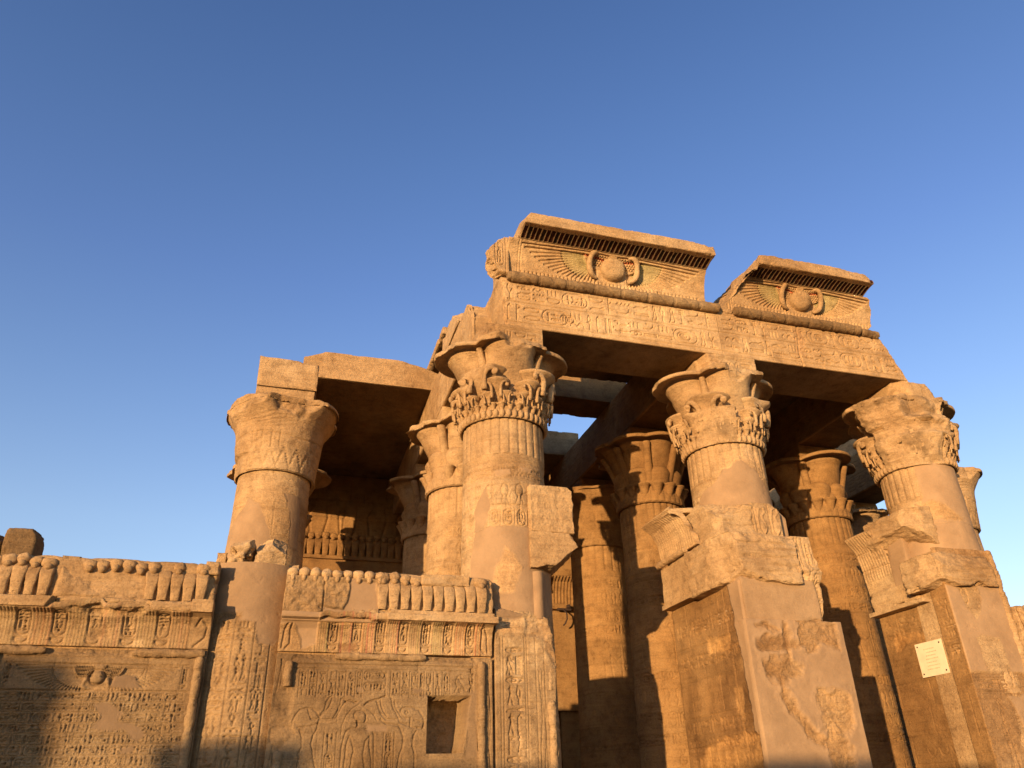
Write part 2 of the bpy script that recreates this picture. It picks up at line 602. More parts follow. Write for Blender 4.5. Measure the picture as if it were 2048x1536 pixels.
def winged_disc(cv, cx, cy, hs, ht, paint=0.0, d=0.013, disc=True, tips=None):
    """wings of fanned feathers either side of a sun disc; hs half span, ht full height"""
    green, wht = (.45, 1.0, .72), (1.15, 1.12, 1.05)
    for sd in (-1, 1):
        X = lambda v: cx + sd * v
        cv.line([(X(.1), cy + ht * .45), (X(hs * .3), cy + ht * .5), (X(hs), cy + ht * .42)], 0.016, d)
        rx, ry = hs * .18, cy + ht * .42
        n = 17
        for i in range(n):
            a = radians(4 + 84 * i / (n - 1))
            r0, r1, r2 = hs * .16, hs * .40, hs * (.80 - .42 * (i / (n - 1)) ** .7)
            e = ht / hs * 1.15

            def pt(r, a=a):
                return (X(hs * .17 + r * cos(a)), max(ry - r * sin(a) * (1 if r < r1 else .62 + .2 * e) - 0.0, cy - ht * .5))
            t = green if (paint and i < n * .72) else None
            if t:
                t = tuple(1 + (v - 1) * paint for v in t)
            cv.line([pt(r0), pt(r1)], hs * .010 + .004, d, tint=t)
            cv.line([pt(r1 * 1.03), pt(r2)], hs * .009 + .004, d * .9)
        s_ = max(hs * .030, .022)
        j = 0
        y = ry
        while y > ry - ht * .38:
            x = .02 + (j % 2) * s_ / 2
            while x < hs * .30 - (ry - y) * .35:
                if x > hs * .06:
                    cv.ring(X(x), y, s_ * .5, s_ * .55, .007, d, pi, 2 * pi, 5)
                x += s_
            y -= s_ * .8
            j += 1
    if tips:
        y0, y1, sp = tips
        x = cx - hs
        while x < cx + hs:
            cv.line([(x, y0), (x, y1)], .012, d)
            x += sp
    if disc:
        cv.ell(cx, cy, ht * .27, ht * .27, 0.05)
        cv.ring(cx, cy, ht * .3, ht * .3, .012, d)
        for sd in (-1, 1):
            cv.line([(cx + sd * ht * .30, cy + ht * .25), (cx + sd * ht * .44, cy + ht * .2), (cx + sd * ht * .40, cy - ht * .1), (cx + sd * ht * .55, cy - ht * .35), (cx + sd * ht * .38, cy - ht * .4)], .02, .02, ridge=True)


# ------------------------------------------------------------------ surfaces
def skirt(P, T, N, depth):
    P = np.pad(P, ((1, 1), (1, 1), (0, 0)), mode='edge')
    T = np.pad(T, ((1, 1), (1, 1), (0, 0)), mode='edge')
    Np = np.pad(N, ((1, 1), (1, 1), (0, 0)), mode='edge')
    m = np.zeros(P.shape[:2], bool)
    m[0], m[-1], m[:, 0], m[:, -1] = True, True, True, True
    P[m] -= Np[m] * depth
    return P, T


def cut_fn(cuts, seed=0):
    def f(P):
        sh = P.shape
        P = P.reshape(-1, 3).astype(np.float32)
        for k, c in enumerate(cuts):
            p, n, a = c[0], np.array(c[1], np.float32), c[2]
            sc = c[3] if len(c) > 3 else 3.0
            n = n / np.linalg.norm(n)
            t = (P - np.array(p, np.float32)) @ n
            m = t > -a * 1.6
            if m.any():
                q = P[m]
                tt = t[m] - a * fbm(q * sc, 5, seed + 11 * k, 0.55)
                q = q - np.clip(tt, 0, None)[:, None] * n
                P[m] = q
        return P.reshape(sh)
    return f


def panel(mb, cv, y, axis='F', cuts=None, seed=0, sk=0.1, curve=None):
    """canvas in (x,z) as a surface facing -Y ('F') or, canvas x = world y, facing -X ('L') / +X ('R')"""
    X, Z = np.meshgrid(cv.xs, cv.ys)
    off = curve(X, Z) if curve else 0
    if axis == 'F':
        P = np.stack([X, y - cv.H - off, Z], -1)
        N = np.zeros_like(P)
        N[..., 1] = -1
    else:
        sg = -1 if axis == 'L' else 1
        P = np.stack([y + sg * (cv.H + off), X, Z], -1)
        N = np.zeros_like(P)
        N[..., 0] = sg
    P, T = skirt(P, cv.T, N, sk)
    if cuts:
        P = cut_fn(cuts, seed)(P)
    mb.grid(P, T)


def spline(pts, n):
    pts = np.array(pts, float)
    d = np.r_[0, np.cumsum(np.linalg.norm(np.diff(pts, axis=0), axis=1))]
    t = np.linspace(0, d[-1], n)
    # Catmull-like smoothing through dense linear interpolation + blur
    fine = np.stack([np.interp(np.linspace(0, d[-1], 400), d, pts[:, k]) for k in range(pts.shape[1])], 1)
    ker = np.ones(25) / 25
    sm = np.stack([np.convolve(np.pad(fine[:, k], 12, mode='edge'), ker, 'valid') for k in range(pts.shape[1])], 1)
    sm[0], sm[-1] = pts[0], pts[-1]
    return np.stack([np.interp(t, np.linspace(0, d[-1], 400), sm[:, k]) for k in range(pts.shape[1])], 1), d[-1]


def prof_len(prof):
    pts = np.array(prof, float)
    return float(np.linalg.norm(np.diff(pts, axis=0), axis=1).sum())


def profile(mb, cv, prof, axis='F', cuts=None, seed=0, sk=0.08, smooth=True):
    """cv.y runs 0..length along the profile of (depth, z) points; depth is world y ('F') or world x ('L')"""
    if smooth:
        q, L = spline(prof, cv.ny)
    else:
        pts = np.array(prof, float)
        d = np.r_[0, np.cumsum(np.linalg.norm(np.diff(pts, axis=0), axis=1))]
        t = np.linspace(0, d[-1], cv.ny)
        q = np.stack([np.interp(t, d, pts[:, 0]), np.interp(t, d, pts[:, 1])], 1)
    tg = np.gradient(q, axis=0)
    tg /= np.linalg.norm(tg, axis=1)[:, None] + 1e-9
    nn = np.stack([-tg[:, 1], tg[:, 0]], 1)      # outward = towards -depth
    X = np.repeat(cv.xs[None, :], cv.ny, 0)
    D = q[:, 0][:, None] + nn[:, 0][:, None] * cv.H
    Z = q[:, 1][:, None] + nn[:, 1][:, None] * cv.H
    ND = np.repeat(nn[:, 0][:, None], cv.nx, 1)
    NZ = np.repeat(nn[:, 1][:, None], cv.nx, 1)
    if axis == 'F':
        P = np.stack([X, D, Z], -1)
        N = np.stack([X * 0, ND, NZ], -1)
    else:
        P = np.stack([D, X, Z], -1)
        N = np.stack([ND, X * 0, NZ], -1)
    P, T = skirt(P, cv.T, N, sk)
    if cuts:
        P = cut_fn(cuts, seed)(P)
    mb.grid(P, T)


def auto_tone(P, seed, salt=.25, soot=.4, plast=0.0):
    T = np.ones(P.shape[:2] + (4,), np.float32)
    a = sstep(.25, .8, fbm(P * 1.3 + 9, 5, seed + 21, .6)) * salt
    b = sstep(.30, .85, fbm(P * 1.1 + 50, 5, seed + 22, .6)) * soot
    for i, (ca, cb) in enumerate(((1.25, .55), (1.28, .52), (1.32, .5))):
        T[..., i] = (1 + (ca - 1) * a) * (1 + (cb - 1) * b)
    T[..., 3] = plast
    return T


def block(mb, lo, hi, res=.05, chip=.04, amp=.006, seed=0, cuts=(), plast=0.0, soot=.4, salt=.25, warp=None, tone=1.0, faces='xXyYzZ', ns=1.0, soffit=1.0):
    lo, hi = np.array(lo, float), np.array(hi, float)
    L = hi - lo
    cf = cut_fn(cuts, seed) if len(cuts) else None
    for k in range(3):
        for e in (0, 1):
            if 'xyz'[k] not in faces and e == 0:
                continue
            if 'XYZ'[k] not in faces and e == 1:
                continue
            a, b = [i for i in range(3) if i != k]
            na, nb = max(3, int(L[a] / res) + 2), max(3, int(L[b] / res) + 2)
            A, B = np.meshgrid(np.linspace(0, 1, na), np.linspace(0, 1, nb))
            q = np.zeros(A.shape + (3,))
            q[..., a], q[..., b], q[..., k] = A, B, e
            P = lo + q * L
            d = np.minimum(q, 1 - q) * L
            s2 = np.sort(d, -1)[..., 1]
            n = fbm(P * 2.6 * ns, 5, seed, .6)
            ee = chip * (0.25 + 1.9 * np.clip(n, 0, 1.2) ** 1.5)
            f = np.exp(-(s2 / (1.6 * ee + 1e-6)) ** 2)
            inw = np.where(q < .5, 1, -1) * np.exp(-(d / (1.6 * ee[..., None] + 1e-6)) ** 2)
            P = P + inw * (ee * f)[..., None]
            if amp:
                P = P + amp * np.stack([fbm(P * 1.9 * ns + 7 * i, 5, seed + 30 + i, .48) for i in range(3)], -1)
                if amp >= .012:
                    rg_ = (1 - np.abs(fbm(P * np.array([1.3, 1.3, 8.0]), 4, seed + 60, .5))) ** 3
                    P = P - np.where(q < .5, -1, 1) * (q * (1 - q) < 1e-6) * (amp * 1.5 * rg_)[..., None]
            if warp:
                P = warp(P)
            T = auto_tone(P, seed, salt, soot, plast)
            T[..., :3] *= tone
            if soffit != 1.0 and k == 2 and e == 0:      # underside shade painted into the tone, with remains of dark paint
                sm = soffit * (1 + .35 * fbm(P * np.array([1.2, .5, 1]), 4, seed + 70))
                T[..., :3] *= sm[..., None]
            if cf:
                P = cf(P)
            mb.grid(P, T)


def roll(mb, p0, p1, r, seed=0, res=.015, period=.42, ends=True, wear=.5, soot=.5, tone=1.0):
    """torus moulding: a bound bundle of reeds between two points"""
    p0, p1 = np.array(p0, float), np.array(p1, float)
    L = np.linalg.norm(p1 - p0)
    t = (p1 - p0) / L
    u = np.cross(t, [0.3, 0.9, 0.2])
    u /= np.linalg.norm(u)
    v = np.cross(t, u)
    n = max(4, int(L / res))
    m = max(16, int(2 * pi * r / res))
    S, A = np.meshgrid(np.linspace(0, L, n), np.linspace(0, 2 * pi, m, endpoint=False), indexing='ij')
    ph = np.mod(S, period)
    H = np.zeros_like(S)
    for c in (.03, .055, .08):
        H -= .010 * (r / .06) ** 1.1 * np.clip(1.3 - np.abs(ph - c) / (.010 + .04 * max(0, r - .07)), 0, 1)
    z = np.mod((S / period - A / (2 * pi)) * 1.0, 1.0) * period
    z = np.where(ph > .11, z, 9)
    for c in (.2, .235):
        H -= .010 * (r / .06) ** 1.1 * np.clip(1.3 - np.abs(z - c) / (.014 + .1 * max(0, r - .07)), 0, 1)
    Q = p0 + S[..., None] * t + r * (np.cos(A)[..., None] * u + np.sin(A)[..., None] * v)
    k = fbm(Q * 4, 4, seed)
    H = H * (1 - wear * sstep(0, .6, k)) + .010 * fbm(Q * 7, 4, seed + 3, .6) * (1 + wear)
    if ends:
        en = np.minimum(S, L - S)
        H -= np.clip(1 - en / .05, 0, 1) ** 2 * r * .35
    P = p0 + S[..., None] * t + (r + H)[..., None] * (np.cos(A)[..., None] * u + np.sin(A)[..., None] * v)
    T = auto_tone(P, seed, .2, soot)
    T[..., :3] *= tone
    mb.grid(P, T, wrapu=True)
    for e, c in ((0, p0), (-1, p1)):
        ring = P[e]
        cap = np.stack([ring, ring * .5 + c * .5, np.repeat(c[None], len(ring), 0)], 0)
        mb.grid(cap, np.repeat(T[e][None], 3, 0), wrapu=True)


def tube(mb, pts, rad, n=8, tone=1.0):
    pts = np.array(pts, float)
    rad = np.broadcast_to(np.array(rad, float), (len(pts),))
    tg = np.gradient(pts, axis=0)
    tg /= np.linalg.norm(tg, axis=1)[:, None] + 1e-9
    ref = np.array([0.31, 0.17, 0.93])
    if abs(tg[0] @ ref) > .9:
        ref = np.array([1.0, 0, 0])
    u = np.cross(tg, ref)
    u /= np.linalg.norm(u, axis=1)[:, None] + 1e-9
    v = np.cross(tg, u)
    A = np.linspace(0, 2 * pi, n, endpoint=False)
    P = pts[:, None] + rad[:, None, None] * (np.cos(A)[None, :, None] * u[:, None] + np.sin(A)[None, :, None] * v[:, None])
    P = np.concatenate([np.repeat(pts[:1, None], n, 1), P, np.repeat(pts[-1:, None], n, 1)], 0)
    T = np.ones(P.shape[:2] + (4,), np.float32) * tone
    T[..., 3] = 0
    mb.grid(P, T, wrapu=True)


def blob(mb, c, r, n=10, seed=0, amp=.0, tone=1.0):
    """squashed ball, r = (rx,ry,rz)"""
    A, B = np.meshgrid(np.linspace(0, 2 * pi, n * 2, endpoint=False), np.linspace(-pi / 2, pi / 2, n))
    D = np.stack([np.cos(B) * np.cos(A), np.cos(B) * np.sin(A), np.sin(B)], -1)
    P = np.array(c) + D * np.array(r)
    if amp:
        P = P + D * (amp * fbm(P * 9, 3, seed))[..., None]
    T = np.ones(P.shape[:2] + (4,), np.float32) * tone
    T[..., 3] = 0
    mb.grid(P, T, wrapu=True)


# ------------------------------------------------------------------ columns
SH_R0, SH_R1 = 0.84, 0.745     # shaft radius at the foot and under the capital
ZB, ZR, ZA = 7.78, 9.30, 9.75  # capital foot, capital rim, abacus top


def shaft_r(z):
    return SH_R1 + (SH_R0 - SH_R1) * np.clip((ZB - z) / ZB, 0, 1)


def shaft(cx, cy, seed, res=.02, z1=ZB, ribs=28, z_rib=7.08, draw=None, wear=.5, salt=.5, soot=.5, cuts=None, z0=0.0, cutpieces=None):
    rm = .79
    cv = Cv(-pi * rm, pi * rm, z0, z1, res)
    rg = random.Random(seed)
    X, Z = np.meshgrid(cv.xs, cv.ys)
    if ribs:
        m = sstep(z_rib - .01, z_rib + .01, Z)
        ph = np.abs(np.cos(X / rm * ribs / 2))
        cv.H += m * (.030 * (1 - (1 - ph) ** 2) - .022)
    if z1 > 6.9:
        for k in range(5):
            cv.line([(cv.x0, z_rib - .03 - k * .035), (cv.x1, z_rib - .03 - k * .035)], .008, .010)
    z = z_rib - .22
    k = 0
    while z > 1.2 and ribs:
        kind = k % 5
        if kind in (0, 3):
            h = .26
            text_h(cv, cv.x0, cv.x1, z - h + .04, z - .03, rg, .012, .020)
        elif kind == 1:
            h = .42
            x = cv.x0
            while x < cv.x1:
                cv.line(_arc(x + .12, z - .16, .07, .12, -60, 240), .013, .013)
                cv.line([(x + .09, z - .26), (x + .05, z - .40)], .012, .012)
                cv.line([(x + .15, z - .26), (x + .19, z - .40)], .012, .012)
                cv.ell(x + .12, z - .16, .035, .06, .012)
                x += .27
        elif kind == 2:
            h = .34
            x = cv.x0
            while x < cv.x1:
                cartouche(cv, x, z - .31, .15, .27, rg, .011, .018)
                cv.line([(x + .2, z - .3), (x + .2, z - .05)], .012, .012)
                x += .25
        else:
            h = 1.25
            x = cv.x0 + rg.random() * .3
            while x < cv.x1:
                # a standing figure in outline
                b = z - h + .05
                cv.line([(x + .12, b), (x + .14, b + .5), (x + .08, b + .75), (x + .02, b + .78), (x + .06, b + .84), (x + .2, b + .86), (x + .2, b + .92)], .014, .014)
                cv.ring(x + .22, b + .99, .07, .09, .014, .014)
                cv.line([(x + .36, b), (x + .3, b + .5), (x + .30, b + .75), (x + .45, b + .62), (x + .58, b + .7)], .014, .014)
                cv.line([(x + .22, b + 1.08), (x + .18, b + 1.2), (x + .28, b + 1.2), (x + .24, b + 1.08)], .012, .012)
                cv.line([(x + .6, b), (x + .6, b + 1.05)], .010, .012)
                text_v(cv, x + .66, x + .78, b + .4, b + 1.1, rg, .009, .010)
                x += .95
        cv.line([(cv.x0, z - h), (cv.x1, z - h)], .009, .010)
        cv.line([(cv.x0, z - h - .03), (cv.x1, z - h - .03)], .009, .008)
        z -= h + .06
        k += 1
    rows = [z0]
    while rows[-1] < z1:
        rows.append(rows[-1] + rg.uniform(.55, .75))
    cv.courses(rows, seed, .008, .010, 1.2, 2.2, .10)
    if draw:
        draw(cv, rg)
    cv.weather(seed, salt, soot, wear, .005)
    ang = X / rm
    r = shaft_r(Z) + cv.H
    P = np.stack([cx + r * np.sin(ang), cy - r * np.cos(ang), Z], -1)
    mb = MB()
    if cuts:
        P = cut_fn(cuts, seed)(P)
    mb.grid(P, cv.T)
    top = np.stack([P[-1], P[-1] * .4 + np.array([cx, cy, z1]) * .6, np.repeat(np.array([[cx, cy, z1]]), cv.nx, 0)], 0)
    mb.grid(top, np.repeat(cv.T[-1][None], 3, 0))
    return mb


def lobes(phi, c, rho, rot, n=4):
    a = np.mod(phi - rot + pi / n, 2 * pi / n) - pi / n
    return c * np.cos(a) + np.sqrt(np.clip(rho ** 2 - (c * np.sin(a)) ** 2, 1e-4, None)), a


def weather_pts(P, cx, cy, seed, amp, dmg, fill=False):
    """erode points about a column axis; dmg = (phi, halfwidth, zlo, zhi, rmax, amp)"""
    sh = P.shape
    P = P.reshape(-1, 3)
    dx, dy = P[:, 0] - cx, P[:, 1] - cy
    r = np.hypot(dx, dy) + 1e-6
    phi = np.arctan2(dx, -dy)
    n = fbm(P * 5, 5, seed, .6)
    r2 = r + amp * n
    # broken notches along the rim
    q = fbm(P * 1.9 + 5, 4, seed + 3, .5)
    lim = 1.38 - .32 * np.clip(q, 0, 1)
    r2 = np.minimum(r2, np.maximum(lim, .8))
    for k, (p0, hw, za, zb, rm, am) in enumerate(dmg):
        da = np.abs(np.mod(phi - radians(p0) + pi, 2 * pi) - pi) - radians(hw)
        dz = np.maximum(za - P[:, 2], P[:, 2] - zb)
        out = np.maximum(np.maximum(da * .9, dz), 0)
        P3 = np.stack([cx + .9 * np.sin(phi), cy - .9 * np.cos(phi), P[:, 2] * 1.3], -1)
        f = fbm(P3 * 2.6 + 3 * k, 5, seed + 40 + k, .5)
        if isinstance(rm, tuple):
            rz = rm[0] + (rm[1] - rm[0]) * np.clip((P[:, 2] - za) / (zb - za), 0, 1)
        else:
            rz = rm
        lim = rz + am * f + out * (1.1 + .5 * f)
        if fill and isinstance(rm, tuple):
            m = (out <= .0) & (P[:, 2] < ZR + .02)
            r2 = np.where(m, rz + am * f, r2)
        r2 = np.minimum(r2, lim)
    s = r2 / r
    Q = P.copy()
    Q[:, 0] = cx + dx * s
    Q[:, 1] = cy + dy * s
    Q[:, 2] += amp * .6 * fbm(P * 4 + 9, 3, seed + 7)
    hit = np.clip(np.abs(r - r2) / .06, 0, 1)
    return Q.reshape(sh), hit.reshape(sh[:-1])


def cup_grid(cx, cy, phi, zb, zt, cb, ct, rb, rt, n=26, lip=.035, flare=2.4, dome=0.0, disc=True):
    ts = np.r_[np.linspace(0, 1, 14)]
    rows = []
    for t in ts:
        rr = rb + (rt * .74 - rb) * t ** .8 + rt * .26 * t ** (flare * 2.2)
        rows.append((cb + (ct - cb) * t, rr, zb + (zt - zb) * t))
    if disc:
        rows += [(ct, rt, zt + lip), (ct, rt * .93, zt + lip * 1.2), (ct * .95, rt * .5, zt + lip * 1.3), (ct * .9, 0.0, zt + lip * 1.3)]
    if dome:
        rows = rows[:12] + [(rows[11][0], rows[11][1] * cos(a), rows[11][2] + dome * sin(a)) for a in np.linspace(.2, pi / 2, 7)]
    A = np.linspace(0, 2 * pi, n, endpoint=False)
    P = np.zeros((len(rows), n, 3))
    for i, (c, r, z) in enumerate(rows):
        ox = c + r * np.cos(A)
        tx = r * np.sin(A)
        P[i, :, 0] = cx + ox * sin(phi) + tx * cos(phi)
        P[i, :, 1] = cy - ox * cos(phi) + tx * sin(phi)
        P[i, :, 2] = z
    return P


def volutes(mb, cx, cy, phi, zb, zt, c, R, wp):
    h = zt - zb
    for sd in (-1, 1):
        path = np.array([(.34, 0.0), (.33, .35), (.37, .62), (.50, .82), (.66, .90), (.78, .86)])
        tt = np.linspace(0, len(path) - 1, 14)
        px = np.interp(tt, range(len(path)), path[:, 0])
        pz = np.interp(tt, range(len(path)), path[:, 1])
        pts = []

        def at(a, b, push=0.0):
            rad = c + (R * .60 + R * .22 * b) * math.sqrt(max(0, 1 - min(a, .9) ** 2)) + R * (.07 + push)
            tx = sd * a * R
            return (cx + rad * sin(phi) + tx * cos(phi), cy - rad * cos(phi) + tx * sin(phi), zb + h * b)
        for a, b in zip(px, pz):
            pts.append(at(a, b))
        m2 = MB()
        tube(m2, pts, np.linspace(.13, .09, 14) * R, 8)
        k = MB()
        blob(k, (0, 0, 0), (R * .15, R * .10, R * .15), 8)
        kc = np.array(at(.80, .72, .10))
        ca, sa = cos(phi), sin(phi)
        for v, f, t in zip(k.V, k.F, k.T):
            m2.V.append(np.stack([v[:, 0] * ca - v[:, 1] * sa, v[:, 0] * sa + v[:, 1] * ca, v[:, 2]], -1) + kc)
            m2.F.append(f + m2.n)
            m2.T.append(t)
        m2.n += k.n
        for v in m2.V:
            mb.V.append(wp(v.astype(np.float64)).astype(np.float32))
        for F in m2.F:
            mb.F.append(F + mb.n)
        mb.T += m2.T
        mb.n += m2.n


def capital(parent, cx, cy, style, rot=0.0, seed=0, dmg=(), amp=.012, mat=None, toneadj=1.0, hi=True, nl=4):
    mat = mat or STONE
    n = 300 if hi else 200
    nt = 90 if hi else 60
    phi = np.linspace(-pi, pi, n, endpoint=False)
    t = np.linspace(0, 1, nt)
    Z0, Z1 = ZB, ZR
    PH, TT = np.meshgrid(phi, t)
    if style == 'bell':
        c = .30 * TT ** 1.5
        rho = .83 + .20 * TT ** .9 - c * .85 + .16 * sstep(.55, .95, TT)
        c = c + .08 * sstep(.5, .9, TT)
    else:
        c = .12 * sstep(.05, .45, TT) + .46 * sstep(.35, .88, TT) + .07 * sstep(.86, 1, TT)
        rho = .80 - .22 * sstep(0, .50, TT) - .12 * sstep(.45, .8, TT) + .05 * sstep(.74, .88, TT) + .19 * np.clip((TT - .86) / .14, 0, 1)
        if nl == 8:
            c, rho = c + .10 * sstep(.3, .85, TT), rho - .10 * sstep(.3, .85, TT)
    r, a = lobes(PH, c, rho, rot, nl)
    r = np.maximum(r, .70 + .06 * TT)
    zz = Z0 + (Z1 - Z0) * (np.clip(TT / .88, 0, 1) ** .85) - .04 * sstep(.92, 1, TT)
    H = np.zeros_like(r)
    if style == 'plain':      # palm and papyrus arches in low relief
        n8 = 16
        b = np.abs(np.mod(PH / (2 * pi / n8), 1) - .5) * 2
        arch = (zz - Z0) < .38 - .16 * b ** 2
        H += .018 * sstep(0, 1, arch * 1.0)
        n32 = 32
        b2 = np.abs(np.mod(PH / (2 * pi / n32), 1) - .5) * 2
        H += .016 * (1 - b2 ** 2) * (zz - Z0 < .20)
    if style == 'bell':
        k = np.mod(PH / (2 * pi / 20), 1)
        for q in (0, .12, .24):
            dd = np.abs((zz - Z0 - q * .5) - .42 * (1 - np.abs(k - .5) * 2))
            H -= .026 * np.clip(1.3 - dd / .014, 0, 1) * (zz - Z0 < .5)
        for q in range(5):
            dd = np.abs(zz - (8.72 + .06 * q + .05 * np.sin(PH * 5 + q * .4)))
            H -= .018 * np.clip(1.3 - dd / .010, 0, 1) * (PH < .3)
        dd = np.abs(zz - 8.55 + .04 * np.sin(PH * 3))
        H -= .03 * np.clip(1.3 - dd / .012, 0, 1)
        for zq in (7.98, 8.30, 8.86):
            H -= .014 * np.clip(1.3 - np.abs(zz - zq) / .008, 0, 1)
        for pq in (-.62, -.50, -.38, -.16, .02):
            H -= .024 * np.clip(1.3 - np.abs(PH - pq) / .014, 0, 1) * (zz > 8.24) * (zz < 8.62)
        for pq, zq in ((-.56, 8.36), (-.56, 8.48), (-.44, 8.42), (-.27, 8.34), (-.27, 8.5), (-.08, 8.42)):
            H -= .024 * np.clip(1.3 - np.maximum(np.abs(PH - pq) / .045, np.abs(zz - zq) / .02), 0, 1)
    r = r + H
    last_r = r[-1].copy()
    rows = [np.stack([cx + r * np.sin(PH), cy - r * np.cos(PH), zz], -1)]
    for dr, dz in ((.006, .045), (-.006, .085), (-.10, .125), (-.35, .13)):
        rr = np.maximum(last_r + dr, .5)
        rows.append(np.stack([cx + rr * np.sin(phi), cy - rr * np.cos(phi), np.full(n, zz[-1, 0] + dz)], -1)[None])
    P = np.concatenate(rows, 0)

    def wp(P_):
        return weather_pts(P_, cx, cy, seed, amp, dmg)[0]
    mb = MB()
    Pw, hit = weather_pts(P, cx, cy, seed, amp, dmg, True)
    T = auto_tone(Pw, seed, .3, .45)
    T[..., :3] *= (1 - .35 * hit * sstep(-.1, .6, fbm(Pw * 3, 4, seed + 77)))[..., None] * toneadj
    mb.grid(Pw, T, wrapu=True)
    # ring of sepals at the foot
    if style == 'ornate':
        for k in range(44):
            p = 2 * pi * k / 44
            m2 = MB()
            blob(m2, (cx + .81 * sin(p), cy - .81 * cos(p), ZB + .06), (.052, .052, .085), 6)
            mb.V += [wp(v.astype(np.float64)).astype(np.float32) for v in m2.V]
            mb.F += [f + mb.n for f in m2.F]
            mb.T += m2.T
            mb.n += m2.n
    for k in range(3 if style != 'ornate' else 1):
        A = np.linspace(0, 2 * pi, 120, endpoint=False)
        B = np.linspace(0, 2 * pi, 8)
        rr = .795 + .022 * np.cos(B)[:, None]
        zr = ZB - .005 + .02 * k + .018 * np.sin(B)[:, None]
        G = np.stack([cx + rr * np.sin(A)[None], cy - rr * np.cos(A)[None], zr + 0 * A[None]], -1)
        mb.grid(wp(G), None, wrapu=True)
    cap = mb.build('capital', mat, parent)

    def cups(count, off, zb, zt, cb, ct, rb, rt, vol, name='umbel', dome=0, every=1):
        for k in range(count):
            p = rot + 2 * pi * (k + off) / count
            m2 = MB()
            G = cup_grid(cx, cy, p, zb, zt, cb, ct, rb, rt, n=26 if rt > .2 else 14, lip=.03 if rt > .2 else .015, dome=dome)
            Gw, hit2 = weather_pts(G, cx, cy, seed, amp * .8, dmg)
            if dmg and hit2[8:14].mean() > .30 and rt < .4:
                continue
            T2 = auto_tone(Gw, seed, .3, .35)
            T2[..., :3] *= toneadj
            m2.grid(Gw, T2, wrapu=True)
            if vol:
                volutes(m2, cx, cy, p, zb, zt, ct, rt, wp)
            yield m2

    if style == 'ornate':
        for m2 in cups(4, .5, 8.28, 8.74, .52, .64, .24, .47, True):
            m2.build('umbel', mat, cap)
        for m2 in cups(4, .5, 8.70, 9.22, .62, .86, .14, .06, False):
            m2.build('stalk', mat, cap)
        for m2 in cups(8, .5, 8.10, 8.46, .66, .77, .12, .25, True):
            m2.build('umbel', mat, cap)
        for m2 in cups(16, .5, 8.00, 8.22, .74, .82, .065, .138, True):
            m2.build('small_umbel', mat, cap)
        al = MB()
        for m2 in cups(32, .5, 7.90, 8.02, .79, .82, .03, .068, False):
            al.V += m2.V
            al.F += [f + al.n for f in m2.F]
            al.T += m2.T
            al.n += m2.n
        al.build('bud_ring', mat, cap)
    elif style == 'plain':
        for m2 in cups(nl, .5, 8.2, 9.2, .56, .90 if nl == 4 else 1.0, .14, .10, False):
            m2.build('stalk', mat, cap)
        for m2 in cups(8, .5 if nl == 4 else 0, 7.95, 8.62, .46, .56, .30, .38, False, dome=.26):
            m2.build('bud', mat, cap)
        for m2 in cups(16, .5, 7.86, 8.20, .72, .82, .075, .155, False):
            m2.build('small_umbel', mat, cap)
    return cap


def abacus(parent, cx, cy, seed, mat=None, lo=-.62, hi=.62, z0=ZR - .02, z1=ZA, cuts=(), soot=.4, fy=None):
    mb = MB()
    block(mb, (cx + lo, (cy + lo) if fy is None else fy, z0), (cx + hi, cy + hi, z1), .04, .02, .005, seed, cuts, soot=soot)
    return mb.build('abacus', mat or STONE, parent)

# ------------------------------------------------------------------ ground
def _ground():
    X, Y = np.meshgrid(np.linspace(-1, 1, 161), np.linspace(-1, 1, 161))
    X = np.sign(X) * np.abs(X) ** 2.2 * 1500
    Y = np.sign(Y) * np.abs(Y) ** 2.2 * 1500
    P = np.stack([X, Y, X * 0], -1)
    P[..., 2] = .05 * fbm(P * .2, 3, 5) - .05
    mb = MB()
    mb.grid(P)
    o = mb.build('ground', SAND)
    o['kind'] = 'structure'
    o['label'] = 'sandy ground of the temple forecourt'


_ground()


# ------------------------------------------------------------------ cobra for the friezes
def uraeus_mesh(seed, broken=False, s=1.0, body=True):
    mb = MB()
    lev = [(0, 0, .060, .05), (.03, -.012, .064, .055), (.12, -.022, .068, .06), (.22, -.030, .080, .06), (.31, -.028, .090, .055), (.37, -.01, .088, .05), (.41, .02, .070, .04)]
    A = np.linspace(0, 2 * pi, 20, endpoint=False)
    rows = []
    zs = np.linspace(0, lev[-1][0], 18)
    L = np.array(lev)
    for z in zs:
        yc, hw, hd = [np.interp(z, L[:, 0], L[:, k]) for k in (1, 2, 3)]
        hd = hd * .75
        ca, sa = np.cos(A), np.sin(A)
        rows.append(np.stack([hw * np.sign(ca) * np.abs(ca) ** .35, yc + hd * np.sign(sa) * np.abs(sa) ** .7, np.full_like(A, z)], -1))
    P = np.stack(rows)
    P = P + .011 * np.stack([fbm(P * 11 + seed * 3 + i, 4, seed, .6) for i in range(3)], -1)
    if body:
        mb.grid(P * s, auto_tone(P * 3 + seed, seed, .5, .7), wrapu=True)
    if not broken:
        m = MB()
        blob(m, (0, -.03, .41), (.055, .05, .05), 8, seed, .010, 0.9)
        blob(m, (0, .005, .475), (.093, .062, .078), 10, seed, .022)
        for v, f, t in zip(m.V, m.F, m.T):
            mb.V.append(v * s)
            mb.F.append(f + mb.n)
            mb.T.append(t)
        mb.n += m.n
    o = mb.build('uraeus', STONE)
    return o


URA = [uraeus_mesh(k) for k in range(6)]
URB = uraeus_mesh(9, True)
URD = uraeus_mesh(5, body=False)


